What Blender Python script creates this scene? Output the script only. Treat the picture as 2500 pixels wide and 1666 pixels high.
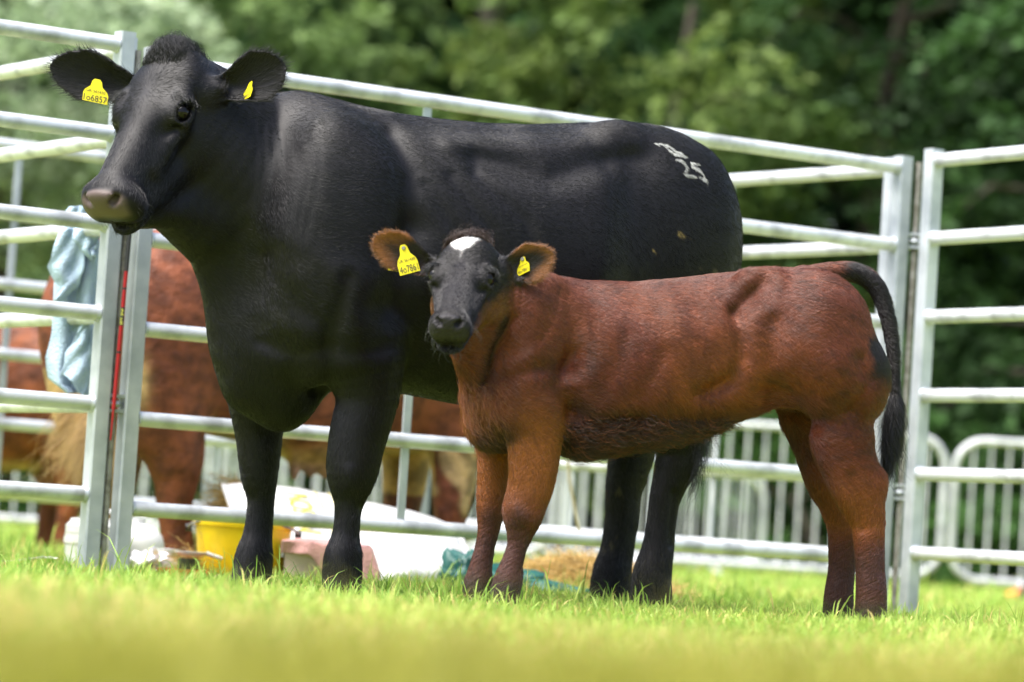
import bpy, bmesh, math, os
import numpy as np
from mathutils import Vector, Matrix
for _o in list(bpy.data.objects):
    bpy.data.objects.remove(_o)
SC = bpy.context.scene
COL = SC.collection
rng = np.random.default_rng(7)
# ------------------------------------------------------------------ camera
F_PX, W_PX, H_PX = 8620.0, 2500.0, 1666.0
CAM_H, PITCH, ROLL = 0.18, math.radians(3.26), math.radians(3.7)
cam_d = bpy.data.cameras.new('camera')
cam = bpy.data.objects.new('camera', cam_d)
COL.objects.link(cam)
SC.camera = cam
cam_d.sensor_width = 36.0
cam_d.lens = F_PX * 36.0 / W_PX
cam_d.clip_start, cam_d.clip_end = 0.1, 3000
cam.matrix_world = (Matrix.Translation((0, 0, CAM_H)) @ Matrix.Rotation(math.pi / 2 + PITCH, 4, 'X')
                    @ Matrix.Rotation(ROLL, 4, 'Z'))
cam_d.dof.use_dof = True
cam_d.dof.focus_distance = 9.55
cam_d.dof.aperture_fstop = 2.2
# ------------------------------------------------------------------ sky, sun, exposure
SUN_EL, SUN_AZ = math.radians(66), math.radians(240)      # azimuth from +Y, clockwise
wd = bpy.data.worlds.new('World')
SC.world = wd
wd.use_nodes = True
nt = wd.node_tree
bg = nt.nodes['Background']
sky = nt.nodes.new('ShaderNodeTexSky')
sky.sky_type = 'NISHITA'
sky.sun_disc = False
sky.sun_elevation = SUN_EL
sky.sun_rotation = SUN_AZ
sky.air_density, sky.dust_density, sky.ozone_density = 1.0, 4.0, 0.4
nt.links.new(sky.outputs[0], bg.inputs[0])
bg.inputs[1].default_value = 0.105
sun_d = bpy.data.lights.new('sun', 'SUN')
sun_d.energy = 2.8
sun_d.angle = math.radians(50)
sun_d.color = (1.0, 0.98, 0.95)
sun = bpy.data.objects.new('sun', sun_d)
COL.objects.link(sun)
_sd = Vector((math.sin(SUN_AZ) * math.cos(SUN_EL), math.cos(SUN_AZ) * math.cos(SUN_EL), math.sin(SUN_EL)))
sun.rotation_euler = _sd.to_track_quat('Z', 'Y').to_euler()
SC.view_settings.view_transform = 'Standard'
SC.view_settings.look = 'None'
SC.view_settings.gamma = 1.0
SC.view_settings.use_curve_mapping = False
SC.view_settings.exposure = 1.85
SC.cycles.use_denoising = True
SC.cycles.max_bounces = 4
SC.cycles.diffuse_bounces = 2
SC.cycles.glossy_bounces = 2
SC.cycles.transmission_bounces = 3
SC.cycles.transparent_max_bounces = 8
SC.cycles.caustics_reflective = False
SC.cycles.caustics_refractive = False
SC.cycles.sample_clamp_indirect = 6
SC.render.film_transparent = False
SC.cycles_curves.shape = 'RIBBONS'

# ------------------------------------------------------------------ projection helpers
RC = np.array(cam.matrix_world.to_3x3())
CP = np.array([0, 0, CAM_H])
def ray(u, v):
    return RC @ np.array([(u - W_PX / 2) / F_PX, -(v - H_PX / 2) / F_PX, -1.0])
def P(u, v, Y):
    """world point seen at photo pixel (u, v), Y metres in front of the camera"""
    d = ray(u, v)
    return CP + d * (Y / d[1])
def G(u, Y, z=0.0):
    """world point at height z, Y metres away, in photo column u (taken near the ground line)"""
    v = 1400.0
    for _ in range(6):
        p = P(u, v, Y)
        v += (p[2] - z) / Y * F_PX
    return P(u, v, Y)

# ------------------------------------------------------------------ mesh helpers
def nrm(v):
    v = np.asarray(v, float)
    return v / max(1e-12, np.linalg.norm(v))
class MB:
    """collects shapes; build() links them as one mesh object"""
    def __init__(s):
        s.v, s.f, s.n = [], [], 0
    def add(s, v, f):
        s.v.append(np.asarray(v, float).reshape(-1, 3))
        s.f += [tuple(int(i) + s.n for i in q) for q in f]
        s.n += len(s.v[-1])
        return s
    def box(s, c, ax, ay, az, hx, hy, hz, bev=0.0):
        c, ax, ay, az = (np.asarray(t, float) for t in (c, ax, ay, az))
        if bev <= 0:
            v = [c + ax * hx * i + ay * hy * j + az * hz * k for i in (-1, 1) for j in (-1, 1) for k in (-1, 1)]
            return s.add(v, [(0, 1, 3, 2), (4, 6, 7, 5), (0, 4, 5, 1), (2, 3, 7, 6), (0, 2, 6, 4), (1, 5, 7, 3)])
        b = bev                                   # chamfer the long (z) edges
        ring = [(-hx, -hy + b), (-hx + b, -hy), (hx - b, -hy), (hx, -hy + b), (hx, hy - b), (hx - b, hy), (-hx + b, hy), (-hx, hy - b)]
        v = [c + ax * x + ay * y + az * k * hz for k in (-1, 1) for x, y in ring]
        f = [(i, (i + 1) % 8, 8 + (i + 1) % 8, 8 + i) for i in range(8)]
        f += [tuple(range(7, -1, -1)), tuple(range(8, 16))]
        return s.add(v, f)
    def tube(s, pts, r, seg=12, cap=True):
        pts = [np.asarray(p, float) for p in pts]
        n = len(pts)
        rs = r if hasattr(r, '__len__') else [r] * n
        t0 = nrm(pts[1] - pts[0])
        up = np.array([0, 0, 1.0]) if abs(t0[2]) < 0.9 else np.array([1.0, 0, 0])
        a = nrm(np.cross(t0, up))
        v = []
        for i in range(n):
            t = nrm(pts[min(i + 1, n - 1)] - pts[max(i - 1, 0)])
            a = nrm(a - t * np.dot(a, t))
            b = np.cross(t, a)
            for k in range(seg):
                th = 2 * math.pi * k / seg
                v.append(pts[i] + (a * math.cos(th) + b * math.sin(th)) * rs[i])
        f = [(i * seg + k, i * seg + (k + 1) % seg, (i + 1) * seg + (k + 1) % seg, (i + 1) * seg + k) for i in range(n - 1) for k in range(seg)]
        if cap:
            f += [tuple(range(seg - 1, -1, -1)), tuple((n - 1) * seg + k for k in range(seg))]
        return s.add(v, f)
    def lathe(s, prof, c=(0, 0, 0), seg=32, sx=1.0, sy=1.0, closed=True):
        c = np.asarray(c, float)
        v, n = [], len(prof)
        for r, z in prof:
            for k in range(seg):
                th = 2 * math.pi * k / seg
                v.append(c + np.array([r * sx * math.cos(th), r * sy * math.sin(th), z]))
        f = [(i * seg + k, i * seg + (k + 1) % seg, (i + 1) * seg + (k + 1) % seg, (i + 1) * seg + k) for i in range(n - 1) for k in range(seg)]
        if closed:
            f += [tuple(range(seg - 1, -1, -1)), tuple((n - 1) * seg + k for k in range(seg))]
        return s.add(v, f)
    def build(s, name, mat, parent=None, smooth=False, origin=None):
        v = np.concatenate(s.v)
        if origin is not None:
            v = v - np.asarray(origin)
        me = bpy.data.meshes.new(name)
        me.from_pydata(v.tolist(), [], s.f)
        if smooth:
            me.polygons.foreach_set('use_smooth', [True] * len(me.polygons))
            if smooth != 'all':
                me.set_sharp_from_angle(angle=math.radians(42))
        return link(name, me, mat, parent, origin)
def link(name, me, mat, parent=None, origin=None):
    me.update()
    o = bpy.data.objects.new(name, me)
    COL.objects.link(o)
    if mat is not None:
        me.materials.append(mat)
    if origin is not None:
        o.location = origin
    if parent is not None:
        o.parent = parent
        o.matrix_parent_inverse = PM(parent).inverted()
    return o
def PM(o):
    m = Matrix.LocRotScale(o.location, o.rotation_euler, o.scale)
    return PM(o.parent) @ o.matrix_parent_inverse @ m if o.parent else m
def thing(name, label, cat, loc=(0, 0, 0), group=None, rz=0.0):
    o = bpy.data.objects.new(name, None)
    o.empty_display_size = 0.1
    COL.objects.link(o)
    o.location = loc
    o.rotation_euler = (0, 0, rz)
    return tag(o, label, cat, group)
def tag(o, label, cat, group=None):
    o['label'], o['category'] = label, cat
    if group:
        o['group'] = group
    return o
def np_mesh(name, verts, faces, k, smooth=True):
    """fast mesh from numpy; every face has k corners"""
    me = bpy.data.meshes.new(name)
    verts = np.ascontiguousarray(verts, np.float32)
    faces = np.ascontiguousarray(faces, np.int32)
    me.vertices.add(len(verts))
    me.vertices.foreach_set('co', verts.ravel())
    me.loops.add(faces.size)
    me.loops.foreach_set('vertex_index', faces.ravel())
    me.polygons.add(len(faces))
    me.polygons.foreach_set('loop_start', np.arange(0, faces.size, k, dtype=np.int32))
    me.polygons.foreach_set('loop_total', np.full(len(faces), k, np.int32))
    me.polygons.foreach_set('use_smooth', np.full(len(faces), smooth))
    me.update(calc_edges=True)
    return me
def vcol(me, name, rgb):
    a = me.color_attributes.new(name, 'FLOAT_COLOR', 'POINT')
    c = np.ones((len(rgb), 4), np.float32)
    c[:, :3] = rgb
    a.data.foreach_set('color', c.ravel())

# ------------------------------------------------------------------ materials
def mat(name, col=(0.5, 0.5, 0.5), rough=0.6, metal=0.0, spec=0.5, noise=0.0, nscale=8.0, bump=0.0, bscale=40.0,
        attr=None, col2=None, brot=None, bstretch=None, trans=0.0, sheen=0.0, sub=0.0, coat=0.0, alpha=1.0, stretch=None, nlo=0.4, nhi=0.62, transl=0.0):
    m = bpy.data.materials.new(name)
    m.use_nodes = True
    t = m.node_tree
    N, L = t.nodes, t.links
    b = N['Principled BSDF']
    b.inputs['Roughness'].default_value = rough
    b.inputs['Metallic'].default_value = metal
    b.inputs['Specular IOR Level'].default_value = spec
    b.inputs['Transmission Weight'].default_value = trans
    b.inputs['Coat Weight'].default_value = coat
    b.inputs['Alpha'].default_value = alpha
    if sheen:
        b.inputs['Sheen Weight'].default_value = sheen
        b.inputs['Sheen Roughness'].default_value = 0.4
    if sub:
        b.inputs['Subsurface Weight'].default_value = sub
        b.inputs['Subsurface Radius'].default_value = (0.02, 0.01, 0.006)
    co = N.new('ShaderNodeTexCoord')
    src = co.outputs['Object']
    if stretch:
        mp = N.new('ShaderNodeMapping')
        mp.inputs['Scale'].default_value = stretch
        L.new(src, mp.inputs[0])
        src = mp.outputs[0]
    csock = None
    if attr:
        at = N.new('ShaderNodeAttribute')
        at.attribute_name = attr
        csock = at.outputs['Color']
    else:
        b.inputs['Base Color'].default_value = (*col, 1)
    if noise or col2 is not None:
        nz = N.new('ShaderNodeTexNoise')
        nz.inputs['Scale'].default_value = nscale
        nz.inputs['Detail'].default_value = 6
        L.new(src, nz.inputs['Vector'])
        mr = N.new('ShaderNodeMapRange')
        mr.inputs['From Min'].default_value, mr.inputs['From Max'].default_value = nlo, nhi
        L.new(nz.outputs['Fac'], mr.inputs['Value'])
        mx = N.new('ShaderNodeMix')
        mx.data_type = 'RGBA'
        L.new(mr.outputs[0], mx.inputs['Factor'])
        if csock is not None:
            h = N.new('ShaderNodeHueSaturation')
            h.inputs['Value'].default_value = 1 - noise
            L.new(csock, h.inputs['Color'])
            L.new(csock, mx.inputs[6])
            L.new(h.outputs[0], mx.inputs[7])
        else:
            mx.inputs[6].default_value = (*col, 1)
            c2 = col2 if col2 is not None else tuple(c * (1 - noise) for c in col)
            mx.inputs[7].default_value = (*c2, 1)
        csock = mx.outputs[2]
    if csock is not None:
        L.new(csock, b.inputs['Base Color'])
    if bump:
        nb = N.new('ShaderNodeTexNoise')
        nb.inputs['Scale'].default_value = bscale
        nb.inputs['Detail'].default_value = 4
        bs = src
        if bstretch:                             # streaks that follow the lie of the hair
            m1 = N.new('ShaderNodeMapping')
            m1.inputs['Rotation'].default_value = brot
            L.new(src, m1.inputs[0])
            m2 = N.new('ShaderNodeMapping')
            m2.inputs['Scale'].default_value = bstretch
            L.new(m1.outputs[0], m2.inputs[0])
            bs = m2.outputs[0]
        L.new(bs, nb.inputs['Vector'])
        bp = N.new('ShaderNodeBump')
        bp.inputs['Strength'].default_value = bump
        bp.inputs['Distance'].default_value = 0.01
        L.new(nb.outputs['Fac'], bp.inputs['Height'])
        L.new(bp.outputs[0], b.inputs['Normal'])
    if transl:                                   # thin leaf or cloth: part of the light goes through
        tr = N.new('ShaderNodeBsdfTranslucent')
        if csock is not None:
            L.new(csock, tr.inputs['Color'])
        else:
            tr.inputs['Color'].default_value = (*col, 1)
        ms = N.new('ShaderNodeMixShader')
        ms.inputs[0].default_value = transl
        L.new(b.outputs[0], ms.inputs[1])
        L.new(tr.outputs[0], ms.inputs[2])
        L.new(ms.outputs[0], N['Material Output'].inputs['Surface'])
    return m
# ------------------------------------------------------------------ ground
def ground_z(x, y):
    x, y = np.asarray(x, float), np.asarray(y, float)
    z = 0.010 * np.sin(1.7 * x + 0.6 * y) + 0.008 * np.sin(0.9 * y - 1.1 * x + 1.3) + 0.006 * np.sin(3.1 * x + 2.0 * y)
    far = np.clip((y - 17) / 25, 0, 1)
    return z * np.clip((40 - y) / 25, 0, 1) + 0.15 * far * far + 0.065 * np.exp(-((y - 2.4) / 0.75) ** 2)
def make_ground():
    ys = np.concatenate([np.linspace(-30, 1.5, 8), np.arange(1.6, 30, 0.2), np.geomspace(31, 900, 24)])
    xs = np.concatenate([-np.geomspace(700, 9, 16), np.arange(-8.75, 9, 0.25), np.geomspace(9, 700, 16)])
    X, Y = np.meshgrid(xs, ys)
    v = np.stack([X, Y, ground_z(X, Y)], -1).reshape(-1, 3)
    nx, ny = len(xs), len(ys)
    i = (np.arange(ny - 1)[:, None] * nx + np.arange(nx - 1)[None]).ravel()
    me = np_mesh('ground', v, np.stack([i, i + 1, i + nx + 1, i + nx], 1), 4)
    m = mat('turf_soil', (0.20, 0.28, 0.05), 0.95, spec=0.2, col2=(0.30, 0.32, 0.08), nscale=1.6, bump=0.6, bscale=60)
    o = link('ground', me, m)
    o['kind'] = 'structure'
make_ground()

def noise2(x, y, s, seed=0):
    r = np.random.default_rng(seed)
    z = 0
    for k in range(5):
        a = r.uniform(0, 6.283)
        fq = s * (0.6 + 0.45 * k)
        z = z + np.sin(fq * (x * math.cos(a) + y * math.sin(a)) + r.uniform(0, 6.28)) / (1 + 0.4 * k)
    return z / 2.2
def blades(n, xy, hgt, wid, name, seed, tall=0.0):
    """grass as bent three-piece blades, one mesh"""
    r = np.random.default_rng(seed)
    n = len(xy)
    base = np.column_stack([xy, ground_z(xy[:, 0], xy[:, 1]) - 0.004])
    az = r.uniform(0, 2 * math.pi, n)
    d = np.column_stack([np.cos(az), np.sin(az), np.zeros(n)])
    h = hgt * np.exp(r.normal(0, 0.33, n)) * (1 + 0.35 * noise2(xy[:, 0], xy[:, 1], 3.0, 4))
    if tall:
        h = np.where(r.random(n) < tall, h * r.uniform(1.5, 2.3, n), h)
    lean = np.abs(r.normal(0.35, 0.3, n)) * h
    fa = r.uniform(0, 2 * math.pi, n)
    w = np.column_stack([np.cos(fa), np.sin(fa), np.zeros(n)]) * (wid * r.uniform(0.7, 1.4, n))[:, None] * 0.5
    up = np.array([0, 0, 1.0])
    p1 = base + up * (h * 0.5)[:, None] + d * (lean * 0.25)[:, None]
    p2 = base + up * (h * 0.85)[:, None] + d * (lean * 0.65)[:, None]
    p3 = base + up * (h * 0.98)[:, None] + d * (lean * 1.15)[:, None]
    V = np.stack([base - w, base + w, p1 - w * 0.9, p1 + w * 0.9, p2 - w * 0.6, p2 + w * 0.6, p3], 1).reshape(-1, 3)
    k = np.arange(n)[:, None] * 7
    Fq = np.concatenate([k + np.array([[0, 1, 3]]), k + np.array([[0, 3, 2]]), k + np.array([[2, 3, 5]]), k + np.array([[2, 5, 4]]), k + np.array([[4, 5, 6]])])
    me = np_mesh(name, V, Fq, 3)
    t = np.clip(0.5 + 0.4 * noise2(xy[:, 0], xy[:, 1], 2.2, 9) + 0.25 * r.normal(size=n), 0, 1)[:, None]
    c = np.array([0.18, 0.34, 0.045]) * (1 - t) + np.array([0.44, 0.54, 0.12]) * t
    near = np.clip((7.8 - xy[:, 1]) / 2.4, 0, 1) * 0.8           # the mown strip by the camera is dry and straw-coloured
    dry = (r.random(n) < 0.10 + 0.62 * near)[:, None]
    c = np.where(dry, np.array([0.58, 0.47, 0.17]) * r.uniform(0.7, 1.2, (n, 1)), c)
    hump = (xy[:, 1] < 3.7)[:, None]
    c = np.where(hump, np.array([0.30, 0.29, 0.04]) * r.uniform(0.7, 1.2, (n, 1)), c)
    c = c * r.uniform(0.75, 1.25, (n, 1))
    vcol(me, 'tint', np.repeat(c, 7, 0))
    return me
def scatter(n, y0, y1, seed, margin=0.25, p=1.0):
    r = np.random.default_rng(seed)
    y = y0 + (y1 - y0) * r.random(n) ** p
    x = (r.random(n) - 0.5) * 2 * (0.150 * y + margin)
    return np.column_stack([x, y])
GRASS = mat('grass_blade', attr='tint', rough=0.55, spec=0.35, transl=0.4)
def make_grass():
    o = link('lawn_grass', blades(0, scatter(95000, 3.6, 9.2, 1), 0.030, 0.0045, 'lawn_grass', 11), GRASS)
    tag(o, 'short bright green lawn in front of and under the cattle', 'grass')['kind'] = 'stuff'
    o = link('lawn_grass', blades(0, scatter(26000, 1.7, 3.7, 5, 0.12), 0.030, 0.0045, 'lawn_grass', 14), GRASS)
    tag(o, 'blurred olive grass hump close to the camera along the bottom edge', 'grass')['kind'] = 'stuff'
    o = link('lawn_grass', blades(0, scatter(70000, 8.6, 12.6, 2), 0.033, 0.0040, 'lawn_grass', 12, 0.03), GRASS)
    tag(o, 'longer tufted grass around the hooves and hurdle feet', 'grass')['kind'] = 'stuff'
    o = link('lawn_grass', blades(0, scatter(60000, 12.4, 27, 3, 0.8), 0.05, 0.009, 'lawn_grass', 13), GRASS)
    tag(o, 'distant green field beyond the pens', 'grass')['kind'] = 'stuff'
make_grass()

# ------------------------------------------------------------------ trees
LEAF = mat('leaf', attr='tint', rough=0.6, spec=0.15, transl=0.3)
BARK = mat('bark', (0.07, 0.055, 0.04), 0.9, col2=(0.03, 0.025, 0.02), nscale=6, bump=0.8, bscale=18, stretch=(1, 1, 0.25))
def tree(name, label, x, y, h, rad, n_spray, leaf, c1, c2, seed, z0=0.0, per=34, droop=0.5, trunk=0.2, front=0.5, group='trees behind the show field'):
    r = np.random.default_rng(seed)
    gz = float(ground_z(x, y))
    t = thing(name, label, 'tree' if h > 3 else 'shrub', (x, y, gz), group)
    mb = MB()
    bend = r.normal(0, 0.12, (5, 2)).cumsum(0)
    pts = [np.array([x + bend[i, 0], y + bend[i, 1], gz - 0.1 + h * 0.85 * i / 4]) for i in range(5)]
    mb.tube(pts, [trunk * (1 - 0.2 * i) for i in range(5)], 10)
    limbs = []
    nl = 12 if h > 3 else 7
    for i in range(nl):
        a = r.uniform(0, 6.283)
        if r.random() < front:
            a = -math.pi / 2 + r.normal(0, 0.9)
        s = r.uniform(0.12 if h > 3 else 0.02, 0.95)
        p0 = np.array([np.interp(s * 4, range(5), [p[k] for p in pts]) for k in range(3)])
        ln = rad * (0.95 - 0.5 * max(0, s - 0.5)) * r.uniform(0.7, 1.05)
        dr = np.array([math.cos(a), math.sin(a), 0])
        q = [p0, p0 + dr * ln * 0.4 + [0, 0, 0.16 * ln], p0 + dr * ln * 0.75 + [0, 0, 0.16 * ln], p0 + dr * ln + [0, 0, 0.16 * ln - droop * 0.3 * ln]]
        tr = trunk * 0.38 * (1 - 0.6 * s)
        mb.tube(q, [tr, tr * 0.6, tr * 0.35, tr * 0.12], 6)
        limbs.append(q)
    mb.build('trunk', BARK, t, True)
    # sprays: flat drooping fans of leaves carried along the limbs and through the crown
    k = n_spray
    nb = max(8, k // 15)
    zf = r.random(nb) ** 1.2
    prof = np.sqrt(np.clip(1 - np.clip((zf - 0.25) / 0.75, 0, 1) ** 2, 0.02, 1)) * (0.80 + 0.20 * np.clip(zf / 0.25, 0, 1))
    ang = r.uniform(0, 6.283, nb)
    rr = r.random(nb) ** 0.35
    BC = np.column_stack([x + np.cos(ang) * rad * rr * prof, y + np.sin(ang) * rad * rr * prof, gz + z0 + (h - z0) * zf])
    bi = r.integers(0, nb, k)
    bw = np.clip(r.beta(0.9, 1.3, nb), 0, 1)
    C = BC[bi] + r.normal(size=(k, 3)) * np.array([0.16, 0.16, 0.085]) * rad
    half = k // 2
    li = r.integers(0, nl, half)
    tt = r.uniform(0.45, 1.0, half)
    for j in range(half):
        q = limbs[li[j]]
        s = tt[j] * 3
        i0 = min(2, int(s))
        C[j] = C[j] if r.random() < 0.6 else q[i0] + (q[i0 + 1] - q[i0]) * (s - i0) + r.normal(0, 0.06 * rad, 3)
    C[:, 2] = np.maximum(C[:, 2], gz + z0 * 0.7 + 0.1)
    out = C[:, :2] - np.array([x, y])
    out = out / (np.linalg.norm(out, axis=1)[:, None] + 1e-6) + r.normal(0, 0.5, (k, 2))
    out = out / (np.linalg.norm(out, axis=1)[:, None] + 1e-6)
    sl = rad * 0.17 * r.uniform(0.7, 1.5, k)
    m = per
    a = r.uniform(0, 1, (k, m))
    b = r.normal(0, 0.32, (k, m))
    D = np.column_stack([out, np.full(k, -droop * 0.5)])
    S = np.column_stack([-out[:, 1], out[:, 0], np.zeros(k)])
    Lp = C[:, None] + D[:, None] * (a * sl[:, None])[..., None] + S[:, None] * (b * sl[:, None])[..., None]
    Lp[..., 2] -= droop * 0.5 * a ** 2 * sl[:, None]
    Lp = Lp.reshape(-1, 3) + r.normal(0, 0.02 * rad, (k * m, 3))
    n = len(Lp)
    dirv = np.repeat(D, m, 0) + r.normal(0, 0.55, (n, 3))
    dirv /= np.linalg.norm(dirv, axis=1)[:, None]
    nn = np.array([0, 0, 1.0]) + r.normal(0, 0.5, (n, 3))
    sd = np.cross(dirv, nn)
    sd /= np.linalg.norm(sd, axis=1)[:, None] + 1e-9
    L = (leaf * r.uniform(0.6, 1.3, n))[:, None]
    V = np.stack([Lp, Lp + dirv * L * 0.5 + sd * L * 0.3, Lp + dirv * L, Lp + dirv * L * 0.5 - sd * L * 0.3], 1).reshape(-1, 3)
    me = np_mesh('crown', V, np.arange(n * 4).reshape(-1, 4), 4, False)
    w = np.repeat(np.clip(bw[bi] + r.normal(0, 0.12, k), 0, 1), m)[:, None] * 0.85 + 0.15 * r.random((n, 1))
    c = np.array(c1) * (1 - w) + np.array(c2) * w
    vcol(me, 'tint', np.repeat(c * r.uniform(0.82, 1.18, (n, 1)), 4, 0))
    link('crown', me, LEAF, t)
DK, MD, LT, YL, HAZE_LEAF = (0.014, 0.034, 0.010), (0.045, 0.11, 0.025), (0.058, 0.125, 0.034), (0.14, 0.19, 0.045), (0.42, 0.50, 0.34)
# X at the trunk, distance, height, crown radius
tree('beech_tree', 'green tree with haze painted into its pale leaves at the far left edge of the wood', -4.3, 30.5, 4.8, 2.2, 760, 0.15, (0.20, 0.28, 0.14), HAZE_LEAF, 21, 0.2, front=0.6)  # leaf colours lightened to stand for haze and glow
tree('beech_tree', 'mid green tree behind the black cow head', -2.7, 35, 6.5, 2.3, 660, 0.15, (0.03, 0.07, 0.02), (0.16, 0.24, 0.07), 22, 0.3, front=0.5)
tree('beech_tree', 'dark green tree behind the black cow withers', -0.6, 38, 12, 2.6, 520, 0.15, DK, MD, 23, 0.2, front=0.4)
tree('beech_tree', 'yellow green drooping beech above the middle of the cow back', 1.3, 32.5, 6.2, 2.1, 640, 0.14, (0.06, 0.12, 0.03), YL, 24, 0.9, droop=0.9, front=0.75)
tree('beech_tree', 'dark tree with hanging green sprays above the right hurdle corner', 3.3, 33, 8, 2.4, 620, 0.14, DK, LT, 25, 0.3, droop=0.8, front=0.6)
tree('beech_tree', 'leafy green tree at the right edge behind the crowd barriers', 5.2, 30, 6, 2.1, 600, 0.14, DK, LT, 26, 0.2, droop=0.7, front=0.6)
for i, (x, y) in enumerate([(-11, 44), (-7.2, 46), (-3.4, 45), (0.2, 46), (3.8, 44), (7.4, 45), (11.2, 46), (-1.7, 50), (2.2, 51), (5.8, 50), (-5.5, 51)]):
    tree('woodland_tree', ['tall dark wood tree furthest left in the back row', 'tall dark wood tree second from left in the back row', 'tall dark wood tree third from left in the back row',
         'tall dark wood tree in the middle of the back row', 'tall dark wood tree third from right in the back row', 'tall dark wood tree second from right in the back row',
         'tall dark wood tree furthest right in the back row', 'deepest wood tree left of the middle', 'deepest wood tree right of the middle',
         'deepest wood tree towards the right', 'deepest wood tree towards the left'][i], x, y, 11, 3.4, 700, 0.45, DK, (0.03, 0.065, 0.02), 40 + i, 0.0, per=26, trunk=0.3, front=0.4, group='dark wood in the back row')
for i, (x, y, h) in enumerate([(4.3, 27.5, 1.5), (2.5, 28.5, 1.7), (5.9, 26.5, 1.3), (-4.6, 28, 1.6)]):
    tree('bramble_shrub', ['low green shrub behind the right crowd barrier', 'low green shrub behind the gap of the crowd barriers', 'low green shrub at the right edge of the field',
         'low pale shrub at the left edge of the field'][i], x, y, h, 1.0, 150, 0.1, MD, LT, 60 + i, 0.0, per=26, trunk=0.05, group='shrubs under the wood')

# ------------------------------------------------------------------ hurdles (galvanised livestock panels)
STEEL = mat('galvanised_steel', (0.55, 0.57, 0.59), 0.45, metal=0.22, spec=0.5, col2=(0.30, 0.31, 0.31), nscale=9, bump=0.1, bscale=50, nlo=0.47, nhi=0.68)
STEEL2 = mat('galvanised_post', (0.48, 0.51, 0.54), 0.42, metal=0.3, spec=0.5, col2=(0.30, 0.33, 0.36), nscale=7, bump=0.06, bscale=30, nlo=0.4, nhi=0.66)
PIN = mat('weathered_pin', (0.36, 0.34, 0.31), 0.55, metal=0.4, col2=(0.2, 0.18, 0.15), nscale=30)
DB, DC = nrm((0.842, 0.54, 0)), nrm((-0.54, 0.842, 0))
N1, N2 = np.array([-1.185, 10.70, 0.0]), np.array([1.365, 12.33, 0.0])
ZUP = np.array([0, 0, 1.0])
PLEN = float(np.linalg.norm(N2 - N1))
def hurdle(label, a, b, za=0.0, zb=0.0, gap=0.045, ntop=1.62, lean=0.0):
    """six-rail livestock hurdle standing from a to b"""
    a, b = np.asarray(a, float), np.asarray(b, float)
    d = nrm(b - a)
    s = np.cross(ZUP, d)
    up = nrm(ZUP + d * lean)
    t = thing('livestock_hurdle', label, 'fence panel', tuple((a + b) / 2 + ZUP * 0.0), 'galvanised livestock hurdles')
    a2, b2 = a + d * gap + ZUP * za, b - d * gap + ZUP * zb
    for e in (a2, b2):
        MB().box(e + up * 0.815, d, s, up, 0.026, 0.027, 0.835, 0.005).build('post', STEEL2, t)
    for k in range(6):
        z = 0.243 + k * 0.2735
        p, q = a2 + up * z + d * 0.012, b2 + up * z - d * 0.012
        m1 = p + (q - p) * 0.5 + ZUP * rng.normal(0, 0.002)
        MB().tube([p, m1, q], 0.0235, 18).build('rail', STEEL, t, True)
        for e, sg in ((a2, 1), (b2, -1)):              # weld collar where the rail enters the post
            c = e + up * z
            MB().tube([c + d * sg * 0.0255, c + d * sg * 0.036], [0.029, 0.0245], 16).build('weld_collar', STEEL2, t, True)
    for fr in (0.335, 0.665):
        for k in range(5):
            z = 0.243 + k * 0.2735
            c = a2 + (b2 - a2) * fr + up * (z + 0.1367)
            MB().box(c, d, s, up, 0.014, 0.004, 0.1367 - 0.0222).build('brace', STEEL2, t)
    return t
hurdle('long hurdle behind the black cow with its rails sloping to the right', N1, N2, za=-0.035, zb=-0.035)
hurdle('hurdle at the left edge in front of the blue towel', N1 - DB * PLEN, N1, gap=0.057)
hurdle('side hurdle running back from the left corner post', N1 + DC * 0.06, N1 + DC * PLEN, lean=0.0)
hurdle('side hurdle running back from the right corner behind the black cow rump', N2 + DC * 0.06, N2 + DC * PLEN, za=-0.03)
hurdle('hurdle at the right edge coming towards the camera', N2 - DC * (PLEN + 0.06) + DB * 0.006, N2 - DC * 0.06 + DB * 0.006, zb=-0.01)
hurdle('rear hurdle behind the brown cow closing its pen', N1 + DC * (PLEN + 0.06), N2 + DC * (PLEN + 0.06))
hurdle('rear hurdle further left in front of the brown calf', N1 - DB * PLEN + DC * (PLEN + 0.06), N1 + DC * (PLEN + 0.06))
hurdle('farthest hurdle crossing behind the brown cow legs', N1 - DB * 0.3 * PLEN + DC * (2 * PLEN + 0.06), N1 + DB * 0.7 * PLEN + DC * (2 * PLEN + 0.06))
def pin_set(label, c, lugs, w):
    """drop pin and its lugs joining two hurdles"""
    c = np.asarray(c, float)
    t = thing('hurdle_pin', label, 'pin', tuple(c), 'drop pins joining the hurdles')
    MB().tube([c + ZUP * 0.02, c + ZUP * 1.60], 0.0105, 12).build('rod', PIN, t, True)
    for z in lugs:
        for dz in (0.0, 0.045):
            MB().box(c + ZUP * (z + dz), w, np.cross(ZUP, w), ZUP, 0.05, 0.02, 0.005).build('lug', STEEL2, t)
        MB().lathe([(0.0, 0.012), (0.02, 0.012), (0.024, 0.02), (0.02, 0.03), (0.0, 0.03)], c + ZUP * z, 16).build('washer', STEEL2, t, True)
    return t
pin_set('drop pin between the two left hurdle posts', N1 + np.array([-0.008, -0.004, 0]), (0.50, 1.35), DB)
pin_set('drop pin between the two right hurdle posts', N2 + np.array([0.02, -0.01, 0]), (0.42, 1.30), nrm(DB - DC))

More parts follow.
